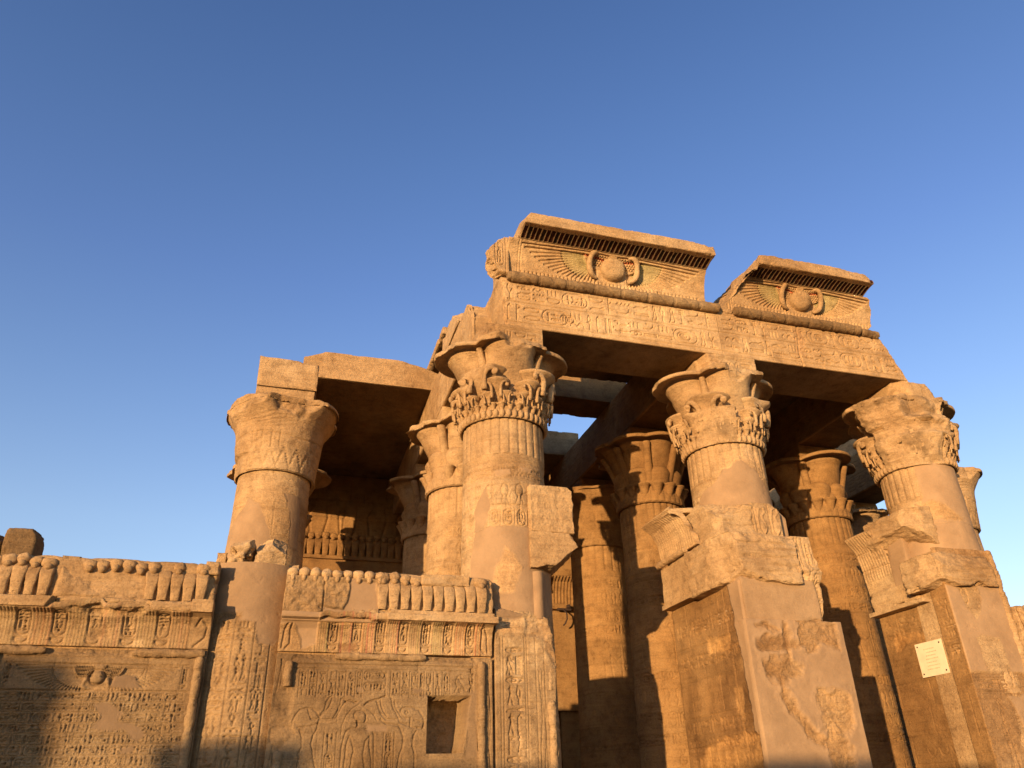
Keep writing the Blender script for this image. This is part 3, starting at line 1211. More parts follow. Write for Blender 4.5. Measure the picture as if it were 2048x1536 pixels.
def add_uraei(parent, x0, x1, y, z, pitch, skip=lambda i, x: 0, s=1.0, mat=None):
    base = BASE[parent.name]
    x = x0
    i = 0
    while x <= x1 + 1e-6:
        q = skip(i, x)
        if q != 2:
            src = URB if q == 1 else (URD if q == 4 else URA[(i * 5 + int(abs(x0) * 3)) % 6])
            o = src.copy()
            if mat is not None:
                o.data = src.data.copy()
                o.data.materials[0] = mat
            C.objects.link(o)
            o.parent = parent
            o.name = 'uraeus'
            o.location = (x - base[0], y - base[1], z - base[2])
            o.scale = (s * (1 + .05 * sin(i * 2.3)), s, s * (1 + .04 * sin(i * 1.7)))
            o.rotation_euler = (0, 0, .08 * sin(i * 3.1))
        x += pitch
        i += 1


# ------------------------------------------------------------------ screen walls
CAV = [(12.01, 3.61), (11.995, 3.80), (11.96, 3.93), (11.88, 4.02), (11.76, 4.06)]


def wall_core(th, x0, x1, y0=12.07, y1=12.85, ztop=4.79, seed=1, cuts=()):
    mb = MB()
    block(mb, (x0, y0, 0), (x1, y1, 4.12), .08, .02, .004, seed)
    block(mb, (x0, y0 - .215, 4.10), (x1, y1, ztop), .03, .05, .014, seed + 1, cuts)
    return mb


def left_wall():
    x0, x1 = -3.90, -.91
    th = thing('screen_wall', 'screen wall with winged sun disc over rows of hieroglyphs, half in shade', 'wall', (-2.4, 12.4, 0), 'screen walls between the columns')
    wall_core(th, x0, x1, seed=3, cuts=[((-2.5, 12, 4.86), (0, 0, 1), .10, 2.5)]).build('masonry', STONE, th)
    rg = random.Random(5)
    cv = Cv(x0, x1, 0, 3.58, .0095)
    rows = [0, .62, 1.3, 1.95, 2.42, 2.98, 3.58]
    # carved field
    z = 3.04
    cv.line([(-3.36, 3.05), (-1.1, 3.05)], .01, .012)
    for k in range(17):
        cv.line([(-3.4, z - .128 * k), (-1.08, z - .128 * k)], .009, .012)
        text_h(cv, -3.36, -1.12, z - .128 * (k + 1) + .020, z - .128 * k - .018, rg, .0080, .0125)
    winged_disc(cv, -2.24, 3.215, .98, .32, 0, .017, disc=True)
    cv.line([(-3.36, 3.385), (-1.12, 3.385)], .01, .012)
    cv.line([(-3.36, 3.47), (-1.12, 3.47)], .01, .012)
    for xx in (-3.33, -1.16):
        cv.line([(xx - .035, 3.08), (xx - .035, 3.38)], .008, .01)
        text_v(cv, xx - .02, xx + .04, 3.08, 3.37, rg, .009, .012)
    # plant stem on the outer margin
    for q in (0, .04):
        cv.line([(-.965 + q * .6 + .018 * sin(zz * 6 + q * 30), zz) for zz in np.linspace(.3, 3.3, 60)], .009, .012)
    cv.courses(rows, 4, .006, .006, 1.0, 1.7, .10)
    cv.plaster([(-2.22, 2.86), (-2.0, 2.9), (-1.86, 2.78), (-1.9, 2.66), (-1.6, 2.62), (-1.5, 2.5), (-1.62, 2.44), (-1.8, 2.55), (-2.2, 2.58), (-2.08, 2.72)], .004, .03, 3)
    cv.plaster([(-2.04, 3.24), (-1.78, 3.24), (-1.68, 3.08), (-2.06, 3.08)], .012, .01, 4)
    cv.plaster([(-1.78, 2.36), (-1.62, 2.38), (-1.62, 2.30), (-1.78, 2.29)], .006, .01, 6)
    cv.rough([(-2.3, 3.09), (-2.1, 3.1), (-1.95, 3.06), (-2.3, 3.055)], .03, .01, 5, 9, (1.3, 1.25, 1.2))
    cv.rough([(-2.93, 3.60), (-1.87, 3.60), (-1.9, 3.50), (-2.9, 3.49)], .05, .02, 8, 9)
    cv.weather(6, .6, .6, .08, .0025)
    cv.T[..., :3] *= .66  # weaker sunlight low down painted into the panel colour
    mb = MB()
    panel(mb, cv, 12.0)
    mb.build('carved_panel', STONE, th)
    # rolls
    mb = MB()
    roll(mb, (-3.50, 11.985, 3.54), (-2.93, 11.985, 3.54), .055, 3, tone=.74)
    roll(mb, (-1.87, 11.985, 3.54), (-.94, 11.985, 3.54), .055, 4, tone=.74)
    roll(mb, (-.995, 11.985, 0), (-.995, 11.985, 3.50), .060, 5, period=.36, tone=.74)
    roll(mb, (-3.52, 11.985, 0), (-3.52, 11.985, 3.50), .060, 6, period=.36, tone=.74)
    mb.build('roll_moulding', STONE, th)
    # cavetto
    L = prof_len(CAV)
    cv = Cv(x0 + .03, x1, 0, L, .012)
    cartouche_frieze(cv, -3.62, x1 - .25, 0, L, rg, .435, .12, .014)
    cv.line([(x1 - .2, .03), (x1 - .07, .15), (x1 - .05, .3), (x1 - .14, .42), (x1 - .2, .3)], .014, .016)
    cv.rough([(-2.85, .60), (-1.75, .60), (-1.9, .42), (-2.4, .44), (-2.7, .5)], .09, .05, 8, 5)
    cv.rough([(-2.5, .25), (-2.25, .3), (-2.2, .12), (-2.5, .1)], .03, .04, 18, 8)
    cv.weather(9, 1.5, .9, .35, .005)
    cv.T[..., :3] *= .86
    mb = MB()
    profile(mb, cv, CAV)
    mb.build('cavetto_cornice', STONE, th)
    # fillet ledge, broken in the middle
    mb = MB()
    block(mb, (x0 + .02, 11.72, 4.06), (-2.93, 12.1, 4.20), .02, .012, .004, 11, cuts=[((-2.97, 11.9, 4.06), (.8, -.3, -.5), .03, 6)])
    block(mb, (-2.95, 11.80, 4.08), (-1.75, 12.1, 4.26), .02, .06, .02, 12, cuts=[((-2.3, 11.86, 4.1), (0, -1, -.8), .06, 4)])
    block(mb, (-1.80, 11.73, 4.06), (x1, 12.1, 4.20), .02, .02, .005, 13, cuts=[((-1.7, 11.8, 4.06), (-.8, -.3, -.4), .05, 6)])
    block(mb, (-1.2, 11.72, 4.06), (x1, 12.0, 4.24), .02, .01, .003, 14)
    mb.build('fillet_ledge', STONE, th)
    # broken stone where the cobras are gone
    mb = MB()
    block(mb, (-2.98, 11.80, 4.18), (-1.90, 12.2, 4.64), .02, .10, .035, 15, cuts=[((-2.4, 11.86, 4.4), (.1, -1, .30), .07, 3)])
    mb.build('broken_stone', STONE, th)
    mb = MB()
    block(mb, (-1.12, 11.82, 4.60), (x1, 12.3, 4.82), .02, .03, .012, 16)
    mb.build('broken_stone', STONE, th)
    mb = MB()
    block(mb, (x0, 11.9, 4.18), (-3.72, 12.2, 4.78), .03, .05, .015, 17)
    mb.build('broken_stone', STONE, th)
    mb = MB()
    block(mb, (-3.02, 11.86, 4.60), (-2.74, 12.2, 4.80), .02, .05, .015, 18)
    mb.build('broken_stone', STONE, th)
    add_uraei(th, -3.62, -1.0, 11.86, 4.22, .167, lambda i, x: 2 if -3.02 < x < -2.75 else (4 if -2.8 < x < -1.9 else (1 if i in (12, 14) else 0)))
    return th


def right_front_wall():
    x0, x1 = .03, 3.22
    th = thing('screen_wall', 'screen wall carved with a faceless figure between two gods and a dark square niche', 'wall', (1.6, 12.4, 0), 'screen walls between the columns')
    rg = random.Random(15)
    mb = MB()
    block(mb, (x0, 12.64, 0), (x1, 12.9, 4.12), .08, .02, .004, 21)
    block(mb, (x0, 12.07, 3.60), (x1, 12.6, 4.12), .08, .02, .004, 20)
    block(mb, (x0, 12.07, 0), (2.15, 12.6, 3.62), .08, .02, .004, 22)
    block(mb, (2.9, 12.07, 0), (x1, 12.6, 3.62), .08, .02, .004, 23)
    block(mb, (x0, 11.86, 4.10), (x1, 12.9, 4.78), .03, .05, .012, 24)
    mb.build('masonry', STONE, th)
    cv = Cv(x0, x1, 0, 3.58, .0095)
    rows = [0, .6, 1.25, 1.85, 2.20, 2.66, 3.05, 3.58]
    F = [[(0.34, 2.57), (0.34, 2.67), (0.37, 2.75), (0.43, 2.83), (0.51, 2.85), (0.59, 2.85), (0.66, 2.8), (0.69, 2.75)],
         [(0.6, 2.71), (0.65, 2.7), (0.69, 2.72), (0.77, 2.84), (0.78, 2.93), (0.82, 2.99), (0.85, 3.01)],
         [(0.69, 2.67), (0.73, 2.75), (0.82, 2.86), (0.84, 2.91), (0.86, 2.98)],
         [(0.72, 2.7), (0.89, 2.71), (0.95, 2.82), (0.98, 2.91), (0.98, 2.97), (1.02, 2.98), (1.05, 2.94), (1.0, 2.87), (0.94, 2.74), (0.9, 2.69), (0.71, 2.67)],
         [(0.42, 2.6), (0.6, 2.62), (0.69, 2.65)],
         [(0.45, 2.57), (0.49, 2.48), (0.5, 2.35), (0.46, 2.27), (0.48, 2.21), (0.46, 2.08), (.42, 1.7), (.36, 1.3)],
         [(0.69, 2.65), (0.68, 2.57), (0.64, 2.5), (0.62, 2.39), (0.65, 2.31), (0.67, 2.21), (0.71, 2.08), (.76, 1.7), (.78, 1.3)],
         [(0.54, 2.83), (0.56, 2.78), (0.59, 2.71)],
         [(1.24, 2.63), (1.23, 2.69), (1.19, 2.73), (1.18, 2.77), (1.21, 2.81), (1.27, 2.82), (1.32, 2.81), (1.35, 2.77), (1.35, 2.71), (1.34, 2.67)],
         [(1.23, 2.69), (1.24, 2.63), (1.22, 2.59), (1.12, 2.58), (1.08, 2.54), (1.06, 2.46), (1.04, 2.34), (1.04, 2.22), (1.04, 2.08), (1.03, 1.6)],
         [(1.1, 1.6), (1.09, 2.08), (1.1, 2.22), (1.1, 2.36), (1.12, 2.44), (1.14, 2.49), (1.18, 2.41), (1.21, 2.3), (1.19, 2.22), (1.18, 2.08), (1.12, 1.6)],
         [(1.44, 1.6), (1.38, 2.07), (1.34, 2.25), (1.35, 2.33), (1.36, 2.42), (1.42, 2.49), (1.42, 2.37), (1.46, 2.21), (1.47, 2.07), (1.47, 1.6)],
         [(1.35, 2.58), (1.45, 2.57), (1.48, 2.51), (1.5, 2.07), (1.5, 1.6)],
         [(1.05, 2.94), (1.12, 2.96), (1.18, 2.93), (1.21, 2.94)],
         [(1.32, 2.9), (1.37, 2.94), (1.46, 2.97), (1.52, 2.98), (1.55, 3.0), (1.61, 3.02)],
         [(1.49, 2.95), (1.52, 2.88), (1.57, 2.77), (1.64, 2.71), (1.78, 2.71)],
         [(1.55, 2.96), (1.56, 2.89), (1.6, 2.81), (1.65, 2.75)],
         [(1.7, 2.99), (1.72, 2.89), (1.8, 2.76), (1.84, 2.67), (1.99, 2.62)],
         [(1.75, 2.95), (1.77, 2.86), (1.87, 2.73), (1.95, 2.72)],
         [(1.93, 2.73), (1.88, 2.76), (1.84, 2.81), (1.86, 2.85), (1.92, 2.87), (2.01, 2.87), (2.11, 2.83), (2.18, 2.73), (2.2, 2.63), (2.17, 2.59), (2.1, 2.6)],
         [(1.56, 2.71), (1.64, 2.65), (1.82, 2.63), (1.86, 2.57), (1.9, 2.47), (1.89, 2.34), (1.85, 2.24), (1.83, 2.07), (1.78, 1.6)],
         [(2.08, 2.55), (2.04, 2.49), (2.03, 2.37), (2.07, 2.26), (2.07, 2.06), (2.12, 1.6)],
         [(1.99, 2.73), (1.99, 2.61), (2.1, 2.6)], [(2.17, 2.59), (2.19, 2.67), (2.04, 2.7)]]
    for st in F:
        cv.line(st, .012, .011)
        # body swells behind the incised outline
    cv.ell(1.27, 2.35, .16, .3, .010)
    cv.ell(1.27, 2.74, .08, .09, .014)
    cv.ell(.56, 2.35, .08, .3, .008)
    cv.ell(1.97, 2.35, .08, .3, .008)
    cv.ell(.50, 2.70, .12, .12, .006)
    cv.ell(2.02, 2.75, .14, .1, .006)
    for st, ww in ((F[13], .009), (F[14], .009)):
        cv.line(st, ww, .01)
    cv.line([(1.02, 2.51), (1.02, 2.62), (1.07, 2.75), (1.15, 2.85), (1.24, 2.9)], .008, .008)
    cv.line([(1.29, 2.89), (1.38, 2.84), (1.46, 2.77), (1.51, 2.69)], .008, .008)
    cv.ring(1.935, 2.80, .022, .022, .008, .012)
    seps = [0.38, 0.50, 0.63, 0.77, 0.9, 1.03, 1.17, 1.27, 1.61, 1.68, 1.82, 1.96, 2.09, 2.18, 2.32, 2.45, 2.57, 2.86]
    for a, b in zip(seps[:-1], seps[1:]):
        cv.line([(a, 3.36), (a, 3.0)], .007, .010)
        if b - a > .09 and not (1.2 < a < 1.5):
            text_v(cv, a + .025, b - .02, 3.03, 3.34, rg, .0075, .011)
    cartouche(cv, 1.29, 3.25, .30, .11, rg, .009, .012)
    cartouche(cv, 1.29, 3.09, .30, .11, rg, .009, .012)
    cv.line([(.3, 3.38), (2.95, 3.38)], .008, .010)
    cv.line([(.3, 3.44), (2.95, 3.44)], .010, .014)
    for a, b in ((.79, .96), (1.62, 1.77)):
        cv.line([(a, 1.4), (a, 2.54)], .007, .010)
        cv.line([(b, 1.4), (b, 2.54)], .007, .010)
        text_v(cv, a + .03, b - .03, 2.3, 2.52, rg, .009, .012)
        cartouche(cv, a + .03, 1.95, b - a - .06, .33, rg, .009, .012)
    cv.ring(2.95, 2.3, .05, .32, .014, .014, 0, pi * .5)
    text_v(cv, 2.86, 2.93, 3.05, 3.42, rg, .009, .012)
    for q in (0, .04):
        cv.line([(.09 + q * .6 + .018 * sin(zz * 6 + q * 30), zz) for zz in np.linspace(.3, 3.5, 60)], .009, .010)
        cv.line([(3.165 + q * .4 + .012 * sin(zz * 7 + q * 30), zz) for zz in np.linspace(.3, 3.5, 60)], .008, .009)
    cv.courses(rows, 24, .006, .006, .8, 1.6, .10)
    cv.plaster([(1.37, 2.64), (1.66, 2.64), (1.66, 2.56), (1.38, 2.55)], .012, .012, 2, tone=1.25)
    cv.plaster([(2.02, 3.13), (2.14, 3.13), (2.14, 3.07), (2.02, 3.08)], .008, .01, 7)
    cv.plaster([(1.2, 3.13), (1.28, 3.13), (1.28, 3.07), (1.2, 3.08)], .008, .01, 8)
    cv.plaster([(2.83, 3.06), (2.98, 3.12), (2.98, 2.2), (2.80, 2.2)], .003, .015, 9, .6)
    cv.rough([(.12, 3.12), (.33, 3.12), (.3, 2.9), (.36, 2.5), (.2, 2.3), (.03, 2.4), (.03, 2.9)], .03, .05, 9, 7)
    cv.rough([(.3, 3.60), (.85, 3.60), (.85, 3.49), (.25, 3.5)], .05, .02, 10, 9)
    cv.rough([(2.2, 3.60), (2.95, 3.60), (2.95, 3.5), (2.2, 3.5)], .05, .02, 11, 9)
    cv.weather(26, .8, .7, .06, .003)
    cv.T[..., :3] *= .66  # panel colour dimmed to stand in for fainter low sun
    # niche cut through the masonry, splayed on its right side
    r = cv.win(2.2, 2.9, 2.2, 3.1)
    sl, X, Y = r
    xr = 2.76 + (Y - 2.26) / .77 * .13 + .008 * fbm(np.stack([X * 0, Y * 12, X * 0], -1), 3, 3)
    ins = (X > 2.235) & (X < xr) & (Y > 2.262) & (Y < 3.035 - .02 * sstep(.3, .8, fbm(np.stack([X * 9, Y * 0, X * 0], -1), 3, 4)))
    dep = np.minimum(.60, (xr - X) * 9 + .04) + .015 * fbm(np.stack([X * 22, Y * 22, X * 0], -1), 3, 5)
    cv.H[sl] = np.where(ins, -dep, cv.H[sl])
    mb = MB()
    panel(mb, cv, 12.0)
    mb.build('carved_panel', STONE, th)
    mb = MB()
    roll(mb, (.85, 11.985, 3.555), (2.18, 11.985, 3.555), .050, 33, wear=.6, tone=.8)
    roll(mb, (3.045, 11.985, 0), (3.045, 11.985, 3.52), .062, 34, period=.36, wear=.2, tone=.72)
    roll(mb, (.215, 11.975, 3.13), (.215, 11.975, 3.47), .062, 35, wear=.8, tone=.75)
    roll(mb, (.19, 11.975, 0), (.19, 11.975, 2.30), .062, 36, wear=.8, tone=.7)
    mb.build('roll_moulding', STONE, th)
    L = prof_len(CAV)
    cv = Cv(x0, x1, 0, L, .0105)
    cartouche_frieze(cv, .52, x1 - .2, 0, L, rg, .345, .34, .014)
    # cobra at each end
    for sx, c in ((1, .13), (-1, x1 - .12)):
        cv.line([(c - .05 * sx, .05), (c - .03 * sx, .3), (c + .02 * sx, .42), (c + .07 * sx, .40), (c + .05 * sx, .3), (c + .06 * sx, .1), (c, .04)], .014, .015)
    cv.plaster([(.0, .62), (.58, .62), (.55, .1), (.35, .06), (.28, .3), (.2, .42), (.0, .40)], .004, .03, 12)
    cv.rough([(.58, .62), (1.4, .62), (1.3, .46), (.62, .45)], .06, .05, 28, 6, (.75, .7, .66))
    cv.rough([(.9, .12), (1.15, .14), (1.15, .02), (.9, .01)], .02, .03, 29, 8, (.7, .62, .6))
    cv.weather(29, 1.2, .6, .2, .004)
    mb = MB()
    profile(mb, cv, CAV)
    mb.build('cavetto_cornice', STONE, th)
    mb = MB()
    block(mb, (1.50, 11.72, 4.05), (x1 + .04, 12.1, 4.15), .02, .008, .003, 41, cuts=[((1.55, 11.8, 4.1), (-1, 0, -.3), .03, 6)], salt=.9)
    block(mb, (1.60, 11.80, 4.15), (x1, 12.1, 4.215), .02, .012, .004, 42, salt=.8)
    block(mb, (1.02, 11.80, 4.08), (1.56, 12.1, 4.22), .02, .04, .015, 43)
    mb.build('fillet_ledge', STONE, th)
    # left half: rough dressed blocks and mortar fill in place of the cobras
    cv = Cv(x0 + .01, 1.42, 4.02, 4.66, .012)
    cv.plaster([(0, 4.0), (1.45, 4.0), (1.45, 4.2), (1.36, 4.6), (.98, 4.66), (.95, 4.3), (.9, 4.2), (.6, 4.22), (.6, 4.12), (0, 4.12)], .01, .02, 31)
    cv.line([(.6, 4.15), (.6, 4.66)], .012, .02)
    X, Y = np.meshgrid(cv.xs, cv.ys)
    cv.H += (1 - cv.T[..., 3]) * (.03 + .022 * fbm(np.stack([X * 14, Y * 14, X * 0], -1), 4, 7, .6))
    cv.T[..., :3] *= (1 - .22 * (1 - cv.T[..., 3:4]))
    mb = MB()
    panel(mb, cv, 11.84, sk=.25)
    mb.build('patched_blocks', STONE, th)
    mb = MB()
    block(mb, (2.05, 11.80, 4.60), (2.85, 12.3, 4.80), .018, .05, .02, 45, cuts=[((2.2, 11.82, 4.8), (0, -1, .8), .05, 5)])
    mb.build('broken_stone', STONE, th)

    def skip(i, x):
        if x < 1.42:
            return 3
        return 1 if 2.08 < x < 2.85 else 0
    # whole cobras on the right; only heads with discs survive on the left
    add_uraei(th, 1.47, 3.16, 11.86, 4.22, .1715, skip)
    hd = MB()
    for i in range(9):
        x = .13 + i * .161
        blob(hd, (x, 11.83, 4.64), (.040, .05, .06), 8, i, .008)
        blob(hd, (x, 11.86, 4.71), (.088, .08, .078), 10, i, .022, 1.08)
    hd.build('disc_row', STONE, th)
    return th


left_wall()
right_front_wall()


def far_right_wall():
    th = thing('screen_wall', 'screen wall end with cobra frieze beyond the jamb with the plaque', 'wall', (15.6, 12.4, 0), 'screen walls between the columns')
    x0, x1 = 13.72, 17.0
    wall_core(th, x0, x1, seed=53).build('masonry', STONE, th)
    rg = random.Random(9)
    cv = Cv(x0, x1, 0, 3.58, .02)
    text_h(cv, x0 + .4, x1 - .3, 3.0, 3.2, rg)
    cv.courses([0, .7, 1.4, 2.1, 2.8, 3.58], 3)
    cv.weather(5)
    mb = MB()
    panel(mb, cv, 12.0)
    mb.build('carved_panel', STONE, th)
    L = prof_len(CAV)
    cv = Cv(x0, x1, 0, L, .014)
    cartouche_frieze(cv, x0 + .1, x1, 0, L, rg, .345, .2)
    cv.weather(8, .5, .4)
    mb = MB()
    profile(mb, cv, CAV)
    mb.build('cavetto_cornice', STONE, th)
    mb = MB()
    block(mb, (x0, 11.73, 4.06), (x1, 12.1, 4.20), .03, .012, .003, 61)
    mb.build('fillet_ledge', STONE, th)
    add_uraei(th, x0 + .08, x1 - .1, 11.82, 4.22, .17)


far_right_wall()

# ------------------------------------------------------------------ columns
X1, X2, X3, X4, X5 = -.43, 3.69, 8.42, 13.23, 17.3
Y1, Y2, Y3 = 12.8, 16.3, 19.8
GC = 'columns of the pillared hall'


def draw_c2(cv, rg):
    cv.plaster([(-.75, 5.75), (.9, 5.72), (1.2, 4.5), (.6, 4.3), (-.9, 4.3), (-.9, 5.2)], .008, .02, 3)
    cv.rough([(-.42, 4.6), (-.1, 4.62), (.05, 5.0), (-.05, 5.25), (-.2, 5.4), (-.38, 5.0)], .012, .03, 4, 5, (1.15, 1.12, 1.1))
    cv.plaster([(-.8, 6.1), (-.55, 6.5), (-.45, 6.1), (-.6, 5.7), (-.8, 5.7)], .008, .04, 5)
    cv.rough([(-.9, 6.95), (1.1, 6.9), (1.1, 6.6), (-.9, 6.62)], .018, .05, 6, 4, (1.0, .98, .96), .5)
    cv.line(rrect(-.35, 5.95, .17, .42), .011, .006, closed=True)
    cv.line(rrect(-.1, 6.0, .14, .36), .011, .006, closed=True)
    cv.line([(.05, 5.9), (.1, 6.3), (.22, 6.35)], .013, .012)
    cv.plaster([(-.4, 6.75), (-.1, 6.78), (-.08, 6.66), (-.38, 6.62)], .006, .02, 8, .8, 1.15)
    cv.plaster([(.1, 6.82), (.35, 6.82), (.35, 6.74), (.12, 6.74)], .006, .02, 9, .8, 1.15)
    text_v(cv, -.33, .05, 2.0, 4.1, rg, .012, .013)


def draw_c3(cv, rg):
    cv.rough([(-.5, 7.6), (.2, 7.7), (.35, 7.3), (.4, 7.0), (-.5, 7.1)], .02, .06, 3, 5, (1.05, 1.03, 1.02), .35)
    cv.plaster([(-.75, 7.0), (-.45, 7.25), (-.1, 7.35), (.15, 7.25), (.3, 7.0), (.5, 6.8), (.9, 6.6), (.9, 6.0), (-1.3, 6.0), (-1.2, 6.7)], .008, .06, 4)


def draw_c4(cv, rg):
    cv.plaster([(-.62, 7.8), (1.6, 7.8), (1.6, 5.5), (-1.6, 5.5), (-1.6, 6.2), (-.75, 6.75), (-.62, 7.1)], .012, .03, 4, 1, 1.1)
    cv.rough([(-.95, 6.82), (-.5, 7.0), (-.1, 6.75), (.1, 6.55), (-.3, 6.5), (-.9, 6.6)], .02, .05, 5, 6, (.9, .86, .8), .2)
    cv.plaster([(-2.2, 5.5), (2.2, 5.5), (2.2, 6.45), (-2.2, 6.5)], .012, .02, 6, 1, 1.08)


def draw_r1(cv, rg):
    cv.plaster([(-.75, 6.75), (-.45, 7.2), (-.25, 7.05), (-.05, 6.7), (.1, 6.3), (.15, 6.1), (-.05, 5.8), (-.1, 5.5), (-.8, 5.2), (-1.2, 5.6), (-1.1, 6.5)], .01, .05, 4)
    cv.plaster([(.25, 7.3), (.7, 7.3), (.75, 6.2), (.5, 6.2), (.45, 6.9)], .01, .04, 5)


def draw_r3low(cv, rg):
    cv.plaster([(.05, 7.35), (.6, 7.35), (.6, 6.75), (.05, 6.8)], .01, .02, 4)


def column(cx, cy, label, style, rot=0, seed=0, dmg=(), amp=.010, draw=None, res=.02, mat=None, aba=True, ribs=28, wear=.45, salt=.5, soot=.45, hi=True, group=GC, abk=None, z_rib=7.08, adj=1.0, nl=4):
    th = thing('stone_column', label, 'column', (cx, cy, 0), group)
    mat = mat or STONE
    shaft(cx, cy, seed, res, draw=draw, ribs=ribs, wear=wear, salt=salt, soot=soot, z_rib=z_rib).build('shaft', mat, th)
    capital(th, cx, cy, style, rot, seed, dmg, amp, mat, adj, hi, nl)
    if aba:
        abacus(th, cx, cy, seed, mat, **(abk or {}))
    return th


# front row
column(X2, Y1, 'tall front column with volute capital behind the niche wall, square block at its side', 'ornate', 0, 102,
       [(-18, 62, 8.98, 9.6, 1.17, .10), (-62, 22, 8.9, 9.6, 1.22, .08), (-52, 14, 8.42, 8.85, .97, .05), (15, 20, 9.2, 9.6, .98, .10)], .010, draw_c2, .014,
       abk=dict(cuts=[((X2 - .45, 12.2, 9.6), (-.7, -.6, .2), .06, 3)], fy=12.02))
column(X3, Y1, 'middle front column with half broken volute capital standing over the plastered central pier', 'ornate', 0, 103,
       [(-36, 27, 7.80, 8.50, (.80, .93), .05), (-12, 26, 8.95, 9.6, 1.12, .09), (8, 18, 8.9, 9.6, 1.02, .10), (22, 14, 8.5, 8.9, .98, .05), (-60, 20, 7.7, 8.2, .90, .05)], .010, draw_c3, .014,
       abk=dict(cuts=[((X3 - .5, 12.2, 9.6), (-.75, -.6, .15), .07, 3)], fy=12.02))
column(X4, Y1, 'badly eroded front column with a smooth plastered shaft under the architrave right end', 'ornate', 0, 104,
       [(-42, 44, 7.80, 8.70, (.80, 1.10), .08), (-42, 48, 8.74, 9.6, (1.0, 1.30), .13), (8, 14, 8.4, 9.6, (.98, 1.08), .10), (22, 14, 8.7, 9.6, 1.02, .12), (-5, 22, 9.0, 9.6, .82, .1), (-50, 60, 8.5, 8.66, .90, .05)], .016, draw_c4, .014, ribs=28,
       abk=dict(cuts=[((X4 + .42, 12.4, 9.6), (.8, -.3, .5), .07, 3), ((X4 - .45, 12.2, 9.45), (-.6, -.6, -.3), .07, 3)], fy=12.02))

# second row
column(X1, Y2, 'column with bell capital cut with zigzags under the broken beam end at left', 'bell', radians(45), 111,
       [(-50, 34, 8.9, 9.6, 1.13, .10), (12, 16, 8.7, 9.6, 1.0, .10), (0, 5, 8.4, 9.3, .98, .06), (60, 20, 8.3, 9.0, 1.05, .05), (-70, 25, 7.7, 8.15, .80, .03)], .010, draw_r1, .016, ribs=0, wear=.6)
column(X2, Y2, 'sunlit column of rounded buds half hidden behind the tall front column', 'plain', 0, 112,
       [(-55, 22, 9.0, 9.6, 1.12, .08), (-60, 20, 8.1, 8.35, .84, .04)], .008, None, .018)
column(X3, Y2, 'ochre bud column crossed by a diagonal shadow between the left and middle front columns', 'plain', 0, 113, [], .005, None, .016, INNER, wear=.2, salt=.15, soot=.2, nl=8)
column(X4, Y2, 'ochre column of clustered buds between the central pier and the jamb with the plaque', 'plain', 0, 114, [(-65, 16, 9.0, 9.6, 1.2, .05)], .006, None, .016, INNER, wear=.2, salt=.15, soot=.2)
column(X5, Y2, 'far right column whose rim and shaft show past the eroded capital', 'bell', radians(20), 115,
       [(-20, 30, 8.9, 9.6, 1.1, .1)], .010, None, .02, abk=dict(lo=-.35, hi=.3, z1=9.85, cuts=[((X5 + .2, Y2, 9.6), (.7, 0, .6), .05)]), ribs=0)
# third row
column(X1, Y3, 'shaded rear column whose rims peep out both sides of the bell capital', 'plain', 0, 121, [(-60, 30, 9.0, 9.6, 1.15, .1)], .008, None, .03, hi=False, ribs=0)
column(X2, Y3, 'shaded rear column with wide flared rim beside the inner cobra frieze', 'plain', 0, 122, [(-30, 20, 8.9, 9.6, 1.2, .05)], .006, draw_r3low, .024, hi=False, ribs=20)
column(X3, Y3, 'ochre rear column lit in one patch, between the square bracket block and the bud column', 'bell', radians(22), 123, [], .005, None, .02, INNER, hi=False, wear=.2, salt=.15, soot=.2, ribs=20)
column(X4, Y3, 'rear column hidden behind the shaft over the central pier', 'plain', 0, 124, [], .006, None, .03, INNER, hi=False)
column(X5, Y3, 'dark rear column in the gap left of the plastered right column', 'plain', 0, 125, [], .006, None, .03, hi=False, abk=dict(z1=9.9))


# broken front column between the two screen walls
def draw_stump(cv, rg):
    for a in (-.42, -.16, .12, .36):
        cv.line([(a, 0), (a, 4.05)], .008, .012)
    text_v(cv, -.37, -.21, .4, 4.0, rg, .012, .015)
    text_v(cv, -.10, .07, .4, 4.0, rg, .012, .015)
    text_v(cv, .17, .32, .4, 4.0, rg, .010, .013)
    cv.T[..., :3] *= .80  # stump colour lowered for the weaker sun near the ground
    cv.plaster([(-2.4, 4.12), (-.2, 4.14), (-.1, 4.05), (.1, 4.02), (.16, 3.7), (.4, 3.7), (.6, 4.0), (2.4, 4.0), (2.4, 5), (-2.4, 5)], .010, .03, 4, 1.0, .88)
    cv.rough([(-.4, 4.13), (-.1, 4.13), (-.1, 4.06), (-.4, 4.05)], .03, .02, 6, 9, (.8, .75, .7))


th = thing('column_stump', 'broken plastered front column between the two carved screen walls, with loose blocks on top', 'column', (X1, Y1, 0))
shaft(X1, Y1, 131, .0125, z1=4.88, ribs=0, draw=draw_stump, wear=.25, salt=.8, soot=.5).build('shaft', STONE, th)
th = thing('column_stump', 'shaded column stump at the left edge of the picture, a dark block on top', 'column', (-4.62, Y1, 0))
shaft(-4.62, Y1, 132, .03, z1=4.9, ribs=0).build('shaft', STONE, th)


def rock(lo, hi, seed, label, cuts=(), group='loose blocks on the wall tops', chip=.06, soot=.5, amp=.02, tone=1.0):
    mb = MB()
    block(mb, lo, hi, .02, chip, amp, seed, cuts, soot=soot, tone=tone)
    b = ((lo[0] + hi[0]) / 2, (lo[1] + hi[1]) / 2, lo[2])
    return tag(mb.build('stone_block', STONE, None, b), label, 'stone block', group)


